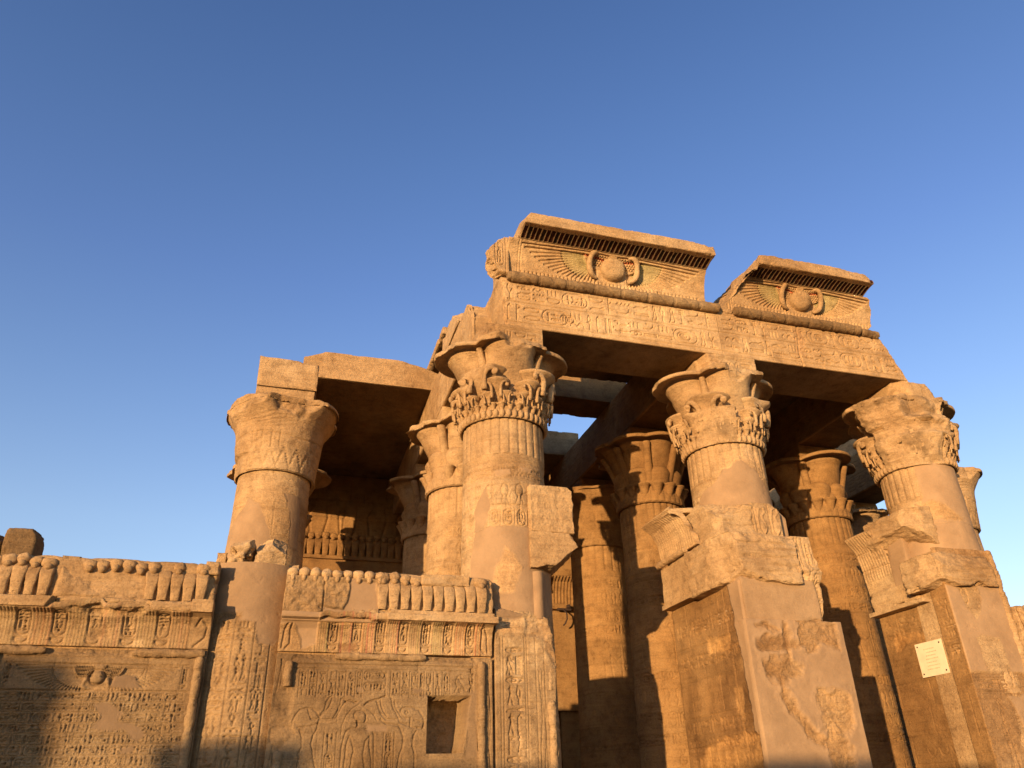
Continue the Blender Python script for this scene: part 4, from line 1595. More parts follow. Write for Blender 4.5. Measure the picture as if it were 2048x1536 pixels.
rock((-.86, 12.18, 4.86), (-.46, 12.8, 5.32), 201, 'rounded boulder on the broken column, the left of the big two',
     [((-.7, 12.3, 5.24), (-.4, -.5, .8), .05, 4), ((-.52, 12.2, 5.0), (.8, -.5, .1), .03, 4)], chip=.09)
rock((-.45, 12.22, 4.86), (.02, 12.8, 5.38), 202, 'faceted boulder on the broken column beside the niche wall, the right of the big two',
     [((-.1, 12.35, 5.22), (.6, -.5, .7), .05, 4), ((-.35, 12.3, 5.2), (-.6, -.4, .7), .04, 4), ((-.2, 12.28, 5.0), (.3, -1, -.3), .03, 4)], chip=.08)
rock((-1.03, 12.35, 4.82), (-.86, 12.7, 5.12), 203, 'small upright slab of stone left of the two boulders on the broken column', [], chip=.03)
rock((.03, 12.45, 4.74), (.24, 12.8, 5.0), 204, 'low stone chunk on the wall top beside the broken column', [], chip=.03)
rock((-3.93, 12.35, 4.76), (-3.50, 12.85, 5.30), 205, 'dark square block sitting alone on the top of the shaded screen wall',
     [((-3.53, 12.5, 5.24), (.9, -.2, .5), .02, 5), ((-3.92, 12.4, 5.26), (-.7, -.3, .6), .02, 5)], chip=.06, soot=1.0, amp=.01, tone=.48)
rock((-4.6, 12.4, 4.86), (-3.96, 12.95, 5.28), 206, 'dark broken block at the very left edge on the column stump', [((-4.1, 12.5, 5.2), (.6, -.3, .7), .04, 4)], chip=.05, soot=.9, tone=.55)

# ------------------------------------------------------------------ left door jamb and its block
th = thing('door_jamb', 'carved door jamb with ragged right edge and vertical roll, against the niche wall', 'door jamb', (3.8, 12.9, 0))
rg = random.Random(77)
cv = Cv(3.27, 4.27, 0, 4.95, .0115)
cv.plaster([(3.2, 4.3), (3.62, 4.12), (3.8, 4.35), (3.85, 4.9), (3.75, 5.0), (3.2, 5.0)], .006, .03, 2)
for a in (3.35, 3.40, 3.74, 3.78, 3.92, 4.06):
    cv.line([(a, 0), (a, 3.9)], .008, .011)
text_v(cv, 3.44, 3.70, 1.2, 3.75, rg, .014, .018)
for q in (0, .05):
    cv.line([(3.98 + q + .02 * sin(zz * 5 + q * 30), zz) for zz in np.linspace(.3, 3.4, 60)], .009, .012)
cv.courses([0, .6, 1.2, 1.75, 2.3, 2.95, 3.62, 4.2, 4.95], 7, .006, .007, 5, 6)
cv.rough([(3.75, 4.3), (4.3, 4.3), (4.3, 3.4), (4.15, 3.55), (4.05, 3.9), (3.8, 3.95)], .05, .05, 5, 7, (.85, .8, .76))
cv.rough([(3.27, 4.12), (3.75, 4.2), (3.7, 3.95), (3.27, 3.98)], .02, .03, 6, 8, (1.25, 1.2, 1.15), .3)
cv.weather(45, 1.2, .8, .15, .004)
cv.T[..., :3] *= .76  # jamb face painted dimmer in place of weaker low sunlight
CUTJ = [((4.20, 12, 3.9), (1, -.5, .25), .05, 5), ((4.24, 12, 2.0), (1, -.3, 0), .035, 3), ((4.0, 12, 4.22), (.15, -.3, 1), .05, 6)]
mb = MB()
panel(mb, cv, 11.98, cuts=CUTJ, sk=.3)
mb.build('carved_face', STONE, th)
mb = MB()
block(mb, (3.28, 12.06, 0), (4.24, 13.6, 4.25), .04, .04, .01, 211, CUTJ)
mb.build('masonry', STONE, th)
mb = MB()
roll(mb, (4.155, 12.0, 0), (4.155, 12.0, 2.98), .066, 61, wear=.7)
roll(mb, (4.15, 12.02, 3.12), (4.15, 12.02, 3.5), .055, 62, wear=1)
mb.build('roll_moulding', STONE, th)
mb = MB()


def warp_round(cx, cy, hx, hy, p=.5):
    def f(P):
        u, v = (P[..., 0] - cx) / hx, (P[..., 1] - cy) / hy
        P = P.copy()
        P[..., 0] = cx + hx * u * np.sqrt(np.clip(1 - v * v * p, 0, 1))
        P[..., 1] = cy + hy * v * np.sqrt(np.clip(1 - u * u * p, 0, 1))
        return P
    return f


block(mb, (3.72, 12.0, 4.2), (4.34, 13.6, 4.98), .04, .015, .004, 212, plast=1.0, warp=warp_round(4.03, 12.8, .31, .8, .6))
block(mb, (3.95, 12.3, 0), (4.46, 13.8, 4.22), .05, .015, .004, 213, plast=1.0, warp=warp_round(4.2, 13.05, .26, .75, .6))
mb.build('mortar_core', STONE, th)

th = thing('lintel_stub', 'square tooled stone block with broken underside jutting from the left front column', 'stone block', (4.3, 12.8, 5.0))
cv = Cv(3.93, 4.76, 5.66, 6.49, .012)
X, Y = np.meshgrid(cv.xs, cv.ys)
cv.H += .012 * fbm(np.stack([X * 14, Y * 9, X * 0], -1), 4, 7, .65)
cv.weather(3, .2, .15, .0, .003)
CU = [((4.74, 12.2, 6.0), (1, -.2, 0), .03, 5), ((4.7, 12.2, 6.46), (.7, -.1, .9), .03, 5)]
mb = MB()
panel(mb, cv, 12.0, cuts=CU, sk=.2)
block(mb, (3.90, 12.03, 5.66), (4.75, 13.3, 6.48), .03, .02, .005, 221, CU, salt=.1, soot=.2)
mb.build('upper_block', STONE, th)
mb = MB()
block(mb, (3.90, 11.99, 5.0), (4.80, 13.2, 5.655), .02, .02, .008, 222,
      [((4.74, 12.2, 5.5), (1, -.2, .5), .03, 5), ((4.60, 12.2, 5.28), (.75, -.1, -.85), .035, 5), ((4.3, 12.2, 5.06), (.1, -.1, -1), .04, 4)], salt=.1, soot=.3)
mb.build('lower_block', STONE, th)

# ------------------------------------------------------------------ central pier
PG = 'plastered jambs of the double doorway'
th = thing('door_jamb', 'broad central pier faced with smooth plaster and broken carvings under the middle front column', 'door jamb', (8.4, 12.8, 0), PG)
rg = random.Random(88)
cv = Cv(7.48, 9.36, 0, 4.24, .0125)
text_v(cv, 8.3, 8.5, 1, 4.2, rg, .014, .02)
text_v(cv, 8.8, 9.0, 1, 4.2, rg, .014, .02)
cv.H -= .008
cv.rough([(7.4, 0), (9.4, 0), (9.4, 4.3), (7.4, 4.3)], .03, .0, 41, 7, (.66, .60, .54), .6)
cv.T[..., 3] = 0
cv.plaster([(7.3, -.2), (9.5, -.2), (9.5, 4.4), (7.3, 4.4)], .010, .0, 50, 1.0, 1.0)
for k, pg in enumerate([
    [(7.66, 4.14), (7.9, 4.18), (8.1, 4.12), (7.87, 4.04)],
    [(7.66, 3.88), (8.1, 3.99), (8.38, 3.9), (8.46, 3.8), (8.1, 3.73), (7.8, 3.69), (7.64, 3.75)],
    [(7.70, 3.56), (8.15, 3.62), (8.46, 3.51), (8.36, 3.32), (8.05, 3.22), (7.74, 3.28)],
    [(8.16, 4.3), (8.28, 4.2), (8.26, 3.9), (8.2, 3.63), (8.12, 3.5), (8.12, 3.83)],
    [(8.50, 4.3), (8.75, 4.26), (9.26, 4.18), (9.22, 3.78), (8.9, 3.88), (8.66, 3.68), (8.50, 3.8)],
    [(7.98, 3.24), (8.1, 3.0), (8.26, 2.7), (8.60, 2.4), (8.53, 2.22), (8.30, 2.4), (8.08, 2.76), (7.95, 3.06)],
    [(8.60, 3.13), (9.0, 3.12), (9.22, 3.02), (9.18, 2.58), (8.95, 2.46), (9.08, 2.22), (9.05, 1.2), (8.6, 1.2), (8.61, 2.4), (8.59, 2.76)]]):
    r_ = cv.mask(pg, .075, 80 + k, .02, 6.0)
    sl_, X_, Y_, m_ = r_
    halo = cv.mask(pg, .075, 80 + k, .14, 6.0)[3] - m_ * 0
    cv.H[sl_] += .014 * np.clip(halo * 2, 0, 1) * (1 - m_)
    for c_ in range(3):
        cv.T[sl_][..., c_] *= 1 + .08 * np.clip(halo * 2, 0, 1) * (1 - m_)
    cv.rough(pg, .035, .075, 80 + k, 9, (.72, .65, .58) if k < 5 else (.92, .86, .78), 0, .05)
cv.weather(41, .5, .35, 0, .004)
CP = [((9.36, 11.6, 2), (1, -.6, 0), .006, 2)]
mb = MB()
panel(mb, cv, 11.55, sk=.12)
mb.build('plaster_face', STONE, th)

cv = Cv(11.60, 14.10, 0, 4.90, .016)
for z_ in (4.3, 3.7):
    text_h(cv, 11.7, 14.0, z_, z_ + .25, rg, .014, .014)
for z_ in (2.0, 2.3, 2.6, 1.5):
    cv.line([(11.6, z_), (14.1, z_)], .01, .01)
    text_h(cv, 11.7, 14.0, z_ + .05, z_ + .23, rg, .012, .014)
cv.line([(12.05, 0), (12.15, 4.9)], .012, .02)
cv.courses([0, .45, .95, 1.4, 1.9, 2.4, 2.9, 3.5, 4.1, 4.9], 8, .008, .012, .8, 1.5, .13)
cv.plaster([(11.55, 4.95), (11.95, 4.95), (11.85, 3.6), (11.8, 2.6), (11.9, 1.8), (11.55, 1)], .01, .05, 8, .9)
cv.rough([(12.1, 4.1), (12.9, 4.15), (12.9, 3.9), (12.2, 3.85)], .03, .05, 7, 7, (1.7, 1.7, 1.6), .2)
cv.rough([(12.0, 3.2), (12.2, 3.2), (12.25, 2.9), (12.05, 2.7)], .02, .05, 17, 7, (1.7, 1.75, 1.7), .2)
cv.rough([(11.7, 2.5), (13.6, 2.4), (13.8, 1.6), (11.7, 1.4)], .03, .12, 9, 6, (1.5, 1.5, 1.4), .5)
cv.weather(43, 1.0, .6, .2, .006)
mb = MB()
panel(mb, cv, 7.50, 'L')
mb.build('side_face', INNER, th)

mb = MB()
block(mb, (7.58, 11.64, 0), (9.28, 14.1, 4.23), .06, .015, .004, 231, plast=.8)
block(mb, (7.53, 11.56, 4.235), (9.02, 14.1, 4.98), .03, .02, .006, 232, [((9.0, 11.6, 4.9), (1, -.4, .2), .05, 4)], plast=.75)
mb.build('masonry', STONE, th)
mb = MB()
block(mb, (7.30, 12.45, 4.90), (7.56, 14.12, 4.99), .02, .012, .004, 233, [((7.3, 12.5, 4.95), (-.5, -1, -.3), .03, 6)], salt=.2)
mb.build('string_course', STONE, th)
mb = MB()   # tall plain course with the big broken boulder in front
block(mb, (7.36, 12.9, 4.98), (8.9, 14.12, 5.74), .025, .02, .008, 234, salt=.2)
block(mb, (7.28, 11.46, 4.86), (8.75, 13.0, 5.74), .02, .05, .022, 235,
      [((7.6, 11.6, 4.98), (-.35, -.55, -1), .09, 2.2), ((7.35, 12.0, 5.3), (-1, -.35, -.1), .05, 3), ((8.0, 11.5, 5.6), (0, -1, .45), .06, 3)], salt=.15, soot=.35)
mb.build('broken_course', STONE, th)
mb = MB()
roll(mb, (7.31, 14.12, 5.79), (7.31, 12.9, 5.79), .062, 71, wear=.9)
mb.build('roll_moulding', STONE, th)
# fluted cavetto on the doorway side
CVL = [(7.42, 5.84), (7.38, 6.20), (7.26, 6.45), (7.03, 6.60)]
LL = prof_len(CVL)
cv = Cv(12.55, 14.12, 0, LL, .014)
x = 12.5
while x < 14.12:
    cv.line([(x, 0), (x, LL)], .026, .022, ridge=True)
    x += .085
cv.weather(5, .3, .7, .3, .008)
CC = [((7.2, 12.75, 6.3), (0, -1, .25), .10, 3), ((7.05, 13.3, 6.62), (-.6, 0, 1), .03, 4)]
mb = MB()
profile(mb, cv, CVL, 'L', cuts=CC)
mb.build('cavetto_cornice', STONE, th)
mb = MB()
block(mb, (7.5, 12.1, 5.74), (8.6, 14.1, 6.62), .025, .05, .018, 236,
      [((7.5, 12.25, 6.2), (-.4, -1, .1), .08, 2.5), ((7.9, 12.3, 6.5), (-.35, -.5, 1), .09, 2.5), ((7.3, 13.4, 6.6), (-.6, -.1, 1), .04)], salt=.2, soot=.3)
block(mb, (7.08, 12.85, 6.53), (7.7, 14.1, 6.66), .02, .03, .012, 237, [((7.2, 12.95, 6.6), (-.3, -1, .3), .06, 4)])
block(mb, (7.50, 11.92, 5.74), (8.28, 12.6, 6.46), .02, .06, .022, 238, [((7.7, 12.0, 6.3), (-.4, -.6, .8), .09, 3), ((7.55, 12.0, 5.9), (-1, -.4, 0), .05)], salt=.2, soot=.25)
mb.build('upper_blocks', STONE, th)
cv = Cv(8.26, 8.84, 5.76, 6.48, .011)
cv.line([(8.32, 5.8), (8.30, 6.4)], .010, .014)
cv.line([(8.62, 5.78), (8.60, 6.45)], .010, .014)
for o_ in (8.36, 8.64):
    cv.line([(o_, 5.95), (o_ - .01, 6.15), (o_ + .04, 6.36), (o_ + .14, 6.40), (o_ + .16, 6.3), (o_ + .08, 6.22), (o_ + .16, 6.0), (o_ + .06, 5.84), (o_, 5.95)], .018, .02, ridge=True)
    cv.ell(o_ + .09, 6.0, .06, .13, .03)
cv.weather(8, .6, .3, .1, .006)
mb = MB()
panel(mb, cv, 11.93, cuts=[((8.8, 12, 6.4), (.7, -.2, .7), .03, 5)], sk=.3)
block(mb, (8.27, 12.0, 5.76), (8.83, 12.9, 6.47), .03, .02, .006, 239, [((8.8, 12, 6.4), (.7, -.2, .7), .03, 5)])
mb.build('carved_fragment', STONE, th)
mb = MB()
block(mb, (8.72, 12.12, 5.74), (9.10, 13.6, 6.42), .03, .012, .004, 240, [((9.0, 12.2, 6.4), (.8, -.2, .8), .01)], plast=1.0)
block(mb, (8.5, 11.75, 5.60), (9.0, 12.6, 5.80), .03, .03, .008, 242, plast=1.0)
mb.build('mortar_core', STONE, th)
cv = Cv(8.70, 9.20, 4.24, 5.74, .011)
cv.H += np.interp(cv.ys, [4.24, 4.9, 4.95, 5.1, 5.25, 5.6, 5.74], [-.05, -.05, .02, .10, .03, 0, .0])[:, None].astype(np.float32)
for a in (8.78, 8.83, 8.92):
    cv.line([(a, 4.3), (a, 5.7)], .014, .02)
text_v(cv, 8.95, 9.12, 4.3, 5.6, rg, .012, .018)
cv.rough([(8.7, 4.6), (8.8, 5.2), (8.9, 5.0), (8.85, 4.4)], .04, .04, 3, 8, (1.2, 1.15, 1.1), .3)
cv.weather(9, 1.2, .6, .1, .006)
CF = [((9.16, 11.6, 5.0), (1, -.2, .1), .05, 5), ((9.1, 11.6, 4.4), (1, -.2, -.25), .05, 4)]
mb = MB()
panel(mb, cv, 11.56, cuts=CF, sk=.3)
block(mb, (8.68, 11.66, 4.24), (9.17, 12.8, 5.74), .03, .03, .008, 241, CF)
mb.build('jamb_fragment', STONE, th)

# ------------------------------------------------------------------ right jamb with the plaque
th = thing('door_jamb', 'tall right doorway jamb carrying the cream plaque, plaster on its front, under the eroded column', 'door jamb', (13.0, 12.9, 0), PG)
cv = Cv(12.34, 14.05, 0, 4.95, .016)
cv.courses([0, .5, 1.0, 1.55, 2.1, 2.6, 3.1, 3.55, 4.3, 4.95], 18, .008, .012, .8, 1.6, .13)
for x_ in (12.6, 12.9, 13.2, 13.5):
    cv.ring(x_, 2.35, .1, .12, .014, .012, pi, 2 * pi)
text_h(cv, 12.4, 14.0, 4.45, 4.8, rg, .014, .014)
text_h(cv, 12.4, 14.0, 1.7, 2.0, rg, .014, .014)
cv.rough([(12.4, 4.4), (13.7, 4.5), (13.8, 4.2), (13.2, 4.35), (12.9, 4.2), (12.5, 4.25)], .025, .05, 7, 7, (1.35, 1.3, 1.2), .4)
cv.weather(47, .6, .5, .2, .006)
mb = MB()
panel(mb, cv, 12.40, 'L')
mb.build('side_face', INNER, th)
mb = MB()
block(mb, (12.48, 12.4, 0), (13.5, 14.04, 4.94), .06, .015, .004, 251)
mb.build('masonry', STONE, th)
mb = MB()
cv = Cv(12.02, 12.42, 0, 5.2, .014)
cv.courses([0, .8, 1.6, 2.2, 3.35, 4.4, 5.2], 19, .007, .010, 2, 3, .05)
cv.line([(12.2, 2.5), (12.2, 3.2)], .01, .01)
text_v(cv, 12.08, 12.3, 3.9, 4.9, rg, .014, .014)
cv.weather(49, .3, .5, .2, .006)
panel(mb, cv, 12.33, 'L', sk=.05)
mb.build('pilaster_side', INNER, th)
cv = Cv(12.34, 13.62, 0, 5.9, .0125)
cv.H -= .004
text_h(cv, 12.45, 13.4, 3.25, 3.42, rg, .012, .016)
for z_ in (3.2, 3.45, 3.5):
    cv.line([(12.35, z_), (13.6, z_)], .01, .012)
text_v(cv, 12.7, 12.9, .8, 3.1, rg, .012, .014)
cv.rough([(12.3, 0), (13.7, 0), (13.7, 3.55), (12.3, 3.55)], .02, .0, 4, 5, (.72, .66, .6), .7)
cv.rough([(12.3, 5.15), (13.7, 5.15), (13.7, 5.95), (12.3, 5.95)], .035, .02, 5, 4, (.9, .84, .78), .5)
cv.line(_arc(12.72, 4.95, .08, .16, 0, 360), .014, .016)
cv.plaster([(12.3, 3.56), (12.72, 3.56), (12.70, 4.15), (12.8, 4.2), (13.25, 4.18), (13.28, 3.56), (13.7, 3.56), (13.7, 5.1), (13.5, 5.2), (13.1, 5.2), (13.1, 4.9), (12.95, 4.6), (12.85, 4.5), (12.7, 4.7), (12.6, 5.1), (12.3, 5.15)], .014, .02, 62, 1, 1.05)
cv.plaster([(13.05, 3.1), (13.7, 3.2), (13.7, 1.0), (13.1, 1.2), (13.2, 2.2)], .012, .06, 64, .9)
cv.weather(51, .8, .45, .05, .005)
mb = MB()
panel(mb, cv, 12.0, sk=.1)
mb.build('plaster_face', STONE, th)
mb = MB()
block(mb, (12.36, 12.07, 0), (13.6, 12.9, 5.86), .06, .02, .006, 252)
mb.build('pilaster_core', STONE, th)
mb = MB()
roll(mb, (13.66, 12.03, 0), (13.66, 12.03, 5.9), .085, 81, wear=1.2)
mb.build('roll_moulding', STONE, th)
mb = MB()
block(mb, (12.18, 12.50, 4.93), (12.5, 14.08, 5.02), .02, .015, .005, 253, salt=.2)
mb.build('string_course', STONE, th)
mb = MB()   # big broken course across the jamb
block(mb, (12.05, 11.86, 5.10), (13.55, 12.8, 5.80), .022, .06, .022, 254,
      [((12.3, 12.0, 5.2), (-.6, -.4, -1), .07, 2.5), ((12.15, 12.1, 5.4), (-1, -.5, 0), .05, 3), ((12.8, 11.92, 5.6), (0, -1, .5), .05, 3)], soot=.6)
block(mb, (12.28, 12.7, 4.98), (13.3, 14.08, 5.45), .03, .05, .015, 255, [((12.3, 12.8, 5.2), (-1, -.8, .2), .06, 3)])
mb.build('broken_course', STONE, th)
CVR = [(12.34, 5.40), (12.30, 6.00), (12.22, 6.35), (12.02, 6.62)]
LR = prof_len(CVR)
cv = Cv(13.15, 14.10, 0, LR, .014)
x = 13.2
while x < 14.1:
    cv.line([(x, .3), (x, LR)], .022, .016, ridge=True)
    x += .08
cv.line([(13.1, .5), (14.1, .52)], .012, .02)
cv.line([(13.1, .9), (14.1, .88)], .012, .02)
cv.weather(5, .3, .6, .3, .008)
mb = MB()
profile(mb, cv, CVR, 'L', cuts=[((12.2, 13.28, 6.0), (0, -1, .1), .05, 4)])
block(mb, (12.36, 13.2, 5.42), (13.0, 14.08, 6.62), .03, .03, .008, 256, [((12.3, 13.7, 6.6), (-.5, 0, 1), .03)])
mb.build('cavetto_cornice', STONE, th)
mb = MB()
block(mb, (12.30, 12.75, 5.4), (12.9, 13.25, 6.35), .03, .02, .006, 257, plast=.9)
block(mb, (12.46, 12.02, 5.82), (13.98, 13.6, 6.50), .03, .012, .004, 258, plast=1.0, warp=warp_round(13.22, 12.81, .76, .79, .65), tone=1.08)
mb.build('mortar_core', STONE, th)
mb = MB()
block(mb, (12.12, 12.2, 6.02), (12.75, 13.62, 6.86), .022, .05, .02, 259,
      [((12.3, 12.6, 6.3), (-.7, -.1, -1), .05, 3), ((12.3, 12.3, 6.5), (-.8, -.9, .1), .06, 3), ((12.2, 13.0, 6.8), (-.1, 0, 1), .04, 4)], soot=.7)
mb.build('overhanging_block', STONE, th)

# plaque
pl = thing('stone_plaque', 'cream engraved plaque held by four dark bolts on the right doorway jamb', 'plaque', (12.38, 12.86, 3.6))
mb = MB()
block(mb, (12.345, 12.50, 3.60), (12.385, 13.20, 4.23), .02, .004, .0, 261)
p_ = mb.build('panel', PLAQUE, pl)
mb = MB()
for (y_, z_) in ((12.56, 4.17), (13.14, 4.17), (12.56, 3.66), (13.14, 3.66)):
    mb = MB()
    blob(mb, (12.343, y_, z_), (.012, .017, .017), 6)
    mb.build('bolt', IRON, pl)
mb = MB()
rr_ = random.Random(4)
for i in range(7):
    y_ = 13.02 - rr_.uniform(0, .1)
    z_ = 4.10 - i * .062
    while y_ > 12.68 + rr_.uniform(0, .06):
        wl = rr_.uniform(.012, .035)
        block(mb, (12.3415, y_ - wl, z_ - .009), (12.3465, y_, z_ + .009), .03, 0, 0, 1)
        y_ -= wl + .012
mb.build('lettering', INK, pl)

# ------------------------------------------------------------------ beams running back over the rows
ZS, ZT = 9.75, 10.90          # beam soffit and top


def beam(cx, y0, y1, label, seed, cuts=(), hw=.63, mat=None, carve=True, base_y=None):
    th = thing('stone_beam', label, 'beam', (cx, (y0 + y1) / 2, ZS), 'beams running back over the columns')
    mb = MB()
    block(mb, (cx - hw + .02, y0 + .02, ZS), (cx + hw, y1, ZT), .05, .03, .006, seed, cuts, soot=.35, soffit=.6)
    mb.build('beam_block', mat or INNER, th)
    if carve:
        cv = Cv(y0, y1, ZS, ZT, .02)
        rg = random.Random(seed)
        cv.line([(y0, ZS + .55), (y1, ZS + .55)], .012, .012)
        text_h(cv, y0 + .1, y1, ZS + .62, ZT - .08, rg, .014, .012)
        text_h(cv, y0 + .1, y1, ZS + .10, ZS + .5, rg, .014, .012)
        cv.courses([ZS, ZT], seed, .008, .01, 2.5, 3.5, .04)
        cv.weather(seed, .5, .4, .75, .006)
        mb = MB()
        panel(mb, cv, cx - hw, 'L', cuts=cuts, sk=.05)
        mb.build('carved_side', mat or INNER, th)
    return th


beam(X1, 15.62, 23.4, 'beam end with ragged top resting on the left bell capital', 301,
     [((X1, 15.7, 10.46), (0.05, -.25, 1), .05, 3)], hw=.655, mat=STONE, carve=False)
beam(X2, 12.72, 23.4, 'sunlit beam with broken front end running back from the left end of the architrave', 302,
     [((3.0, 13.2, 10.9), (-.15, -.9, .7), .08, 3), ((3.0, 12.8, 10.2), (-.4, -1, .1), .05, 3)], mat=STONE)
beam(X3, 13.32, 23.4, 'long shaded beam behind the middle front column, roof gap beside it', 303)
beam(X4, 13.32, 23.4, 'shaded beam running back behind the eroded right front column', 304)

beam(X5, 17.35, 24.6, 'shaded beam beyond the eroded right column, above a strip of sky', 305)

# ------------------------------------------------------------------ roof slabs
GR = 'roof slabs of the hall'


def slab(x0, x1, y0, y1, z0, z1, label, seed, cuts=(), mat=None, chip=.04):
    mb = MB()
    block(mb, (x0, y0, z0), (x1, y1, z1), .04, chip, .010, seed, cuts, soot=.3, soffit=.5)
    b = ((x0 + x1) / 2, (y0 + y1) / 2, z0)
    return tag(mb.build('roof_slab', mat or STONE, None, b), label, 'roof slab', GR)


slab(-.15, 3.30, 17.1, 24.7, ZT + .005, 11.66, 'broad roof slab from the bell capital to the sunlit beam, its tooled front edge lit', 311,
     [((.1, 17.3, 11.62), (-.35, -.4, .9), .04, 3), ((2.6, 17.2, 11.6), (.25, -.3, 1), .04, 3)], chip=.03)
slab(3.02, 8.30, 13.36, 15.62, ZT + .005, 11.50, 'first roof slab close behind the carved architrave, over the left doorway', 312,
     [((3.05, 14.0, 11.1), (-.3, -.8, .9), .07, 3)])
slab(3.95, 8.32, 16.65, 17.7, ZT + .005, 12.2, 'narrow roof slab crossing the open gap behind the tall front column', 313, chip=.02, mat=INNER)
slab(3.34, 8.32, 20.3, 24.7, ZT + .005, 11.72, 'rear roof slab with a sunlit rim seen through the gap in the roof', 314, chip=.06)
slab(8.33, 13.0, 13.36, 18.4, ZT + .005, 11.50, 'front roof slab over the right doorway bay', 315)
slab(8.33, 13.0, 18.42, 24.7, ZT + .005, 11.55, 'rear roof slab over the right doorway bay', 316)
slab(17.95, 20.3, 22.3, 24.7, ZT + .005, 11.6, 'dark roof slab behind the right columns, seen in the gap left of the plastered column', 318)
slab(16.68, 17.93, 17.4, 24.7, ZT + .005, 12.4, 'roof slab on the beam beyond the eroded right column', 319)
slab(3.02, 3.9, 15.6, 23.0, 11.52 + .16, 11.9, 'thin broken slab lying on the sunlit beam', 317, chip=.05)

# ------------------------------------------------------------------ front architrave
th = thing('architrave', 'carved front architrave of two lines of hieroglyphs, spanning both doorways', 'architrave', (8.3, 12.6, ZS))
rg = random.Random(31)
CA = [((12.72, 12.3, 10.3), (1, -.05, .42), .05, 3), ((13.3, 12.3, 9.8), (1, 0, .2), .03, 4)]
CL = [((3.50, 12.3, 10.3), (-1, -.15, -.05), .04, 4)]
for nm, xa, xb, sd in (('left_block', 3.45, 8.29, 401), ('right_block', 8.30, 13.2, 402)):
    cuts = CL if xa < 5 else CA
    cv = Cv(xa, xb, ZS, 10.86, .0115)
    z0 = ZS + .10
    for z_ in (z0, z0 + .455, z0 + .475, z0 + .93):
        cv.line([(xa, z_), (xb, z_)], .009, .014)
    text_h(cv, xa + .12, xb - .1, z0 + .05, z0 + .41, rg, .012, .019)
    text_h(cv, xa + .12, xb - .1, z0 + .53, z0 + .89, rg, .012, .019)
    if xa > 5:
        cv.line([(10.25, ZS), (10.22, 10.1), (10.28, 10.5), (10.3, 10.86)], .018, .03)
        cv.rough([(10.15, 10.0), (10.4, 10.0), (10.4, 10.7), (10.2, 10.7)], .015, .05, 3, 8, (.95, .9, .88), .6)
        for x_ in (11.0, 11.35, 11.95, 12.3):
            cv.ell(x_, 10.80, .05, .06, -.06, tint=(.6, .55, .5))
        cv.ell(12.2, 9.95, .05, .045, -.08, dome=False)
    else:
        for x_ in (5.5, 5.85, 6.2, 6.6, 6.95, 7.2):
            cv.ell(x_, z0 + .44 - .25 * ((x_ * 7) % 1), .018, .022, -.05, dome=False)
        cv.line([(7.3, 10.8), (7.7, 10.5)], .008, .01)
        cv.rough([(3.4, 9.7), (3.62, 9.75), (3.6, 10.3), (3.5, 10.9), (3.4, 10.9)], .02, .03, 3, 8, (1, .96, .92), .3)
    cv.weather(sd, .55, .4, .12, .003)
    cv.T[..., :3] *= 1.14
    mb = MB()
    panel(mb, cv, 12.0, cuts=cuts, sk=.04)
    mb.build('carved_face', STONE, th)
    mb = MB()
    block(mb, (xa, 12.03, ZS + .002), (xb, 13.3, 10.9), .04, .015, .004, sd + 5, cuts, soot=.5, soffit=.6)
    mb.build('block', STONE, th)
mb = MB()
roll(mb, (3.60, 11.95, 10.885), (8.36, 11.95, 10.885), .112, 91, period=.60, wear=.15, soot=.9, tone=.62)
roll(mb, (8.72, 11.95, 10.885), (11.95, 11.95, 10.885), .112, 92, period=.60, wear=.4, soot=1.1, tone=.58)
roll(mb, (12.0, 11.97, 10.87), (12.48, 12.0, 10.85), .095, 93, period=.62, wear=1.2, soot=1.1, tone=.6)
roll(mb, (8.38, 12.04, 10.90), (8.70, 12.04, 10.90), .07, 94, wear=2, soot=.8)
mb.build('roll_moulding', STONE, th)
# the small carved band under its left end
for (xa, xb, nm) in ((3.10, 4.30, 1), (7.84, 9.02, 2)):
    cv = Cv(xa, xb, 9.30, 9.735, .0115)
    cv.line([(xa, 9.68), (xb, 9.68)], .008, .012)
    cv.line([(xa, 9.64), (xb, 9.64)], .008, .012)
    text_h(cv, xa + .1, xb - .05, 9.32, 9.60, rg, .012, .016)
    cv.rough([(xa - .05, 9.2), (xa + .35, 9.25), (xa + .25, 9.75), (xa - .05, 9.8)], .03, .05, nm, 6, (.95, .92, .9), .3)
    cv.weather(nm, .4, .4, .2, .006)
    mb = MB()
    panel(mb, cv, 11.985, sk=.3, cuts=[((xa + .1, 12, 9.5), (-1, -.5, 0), .05, 4)])
    mb.build('carved_band', STONE, th)

# ------------------------------------------------------------------ crowning cornices
PROF = [(12.03, 10.97), (12.015, 11.20), (11.97, 11.45), (11.88, 11.64), (11.78, 11.745)]
SOF = [(11.78, 11.745), (11.60, 11.80), (11.36, 11.835)]


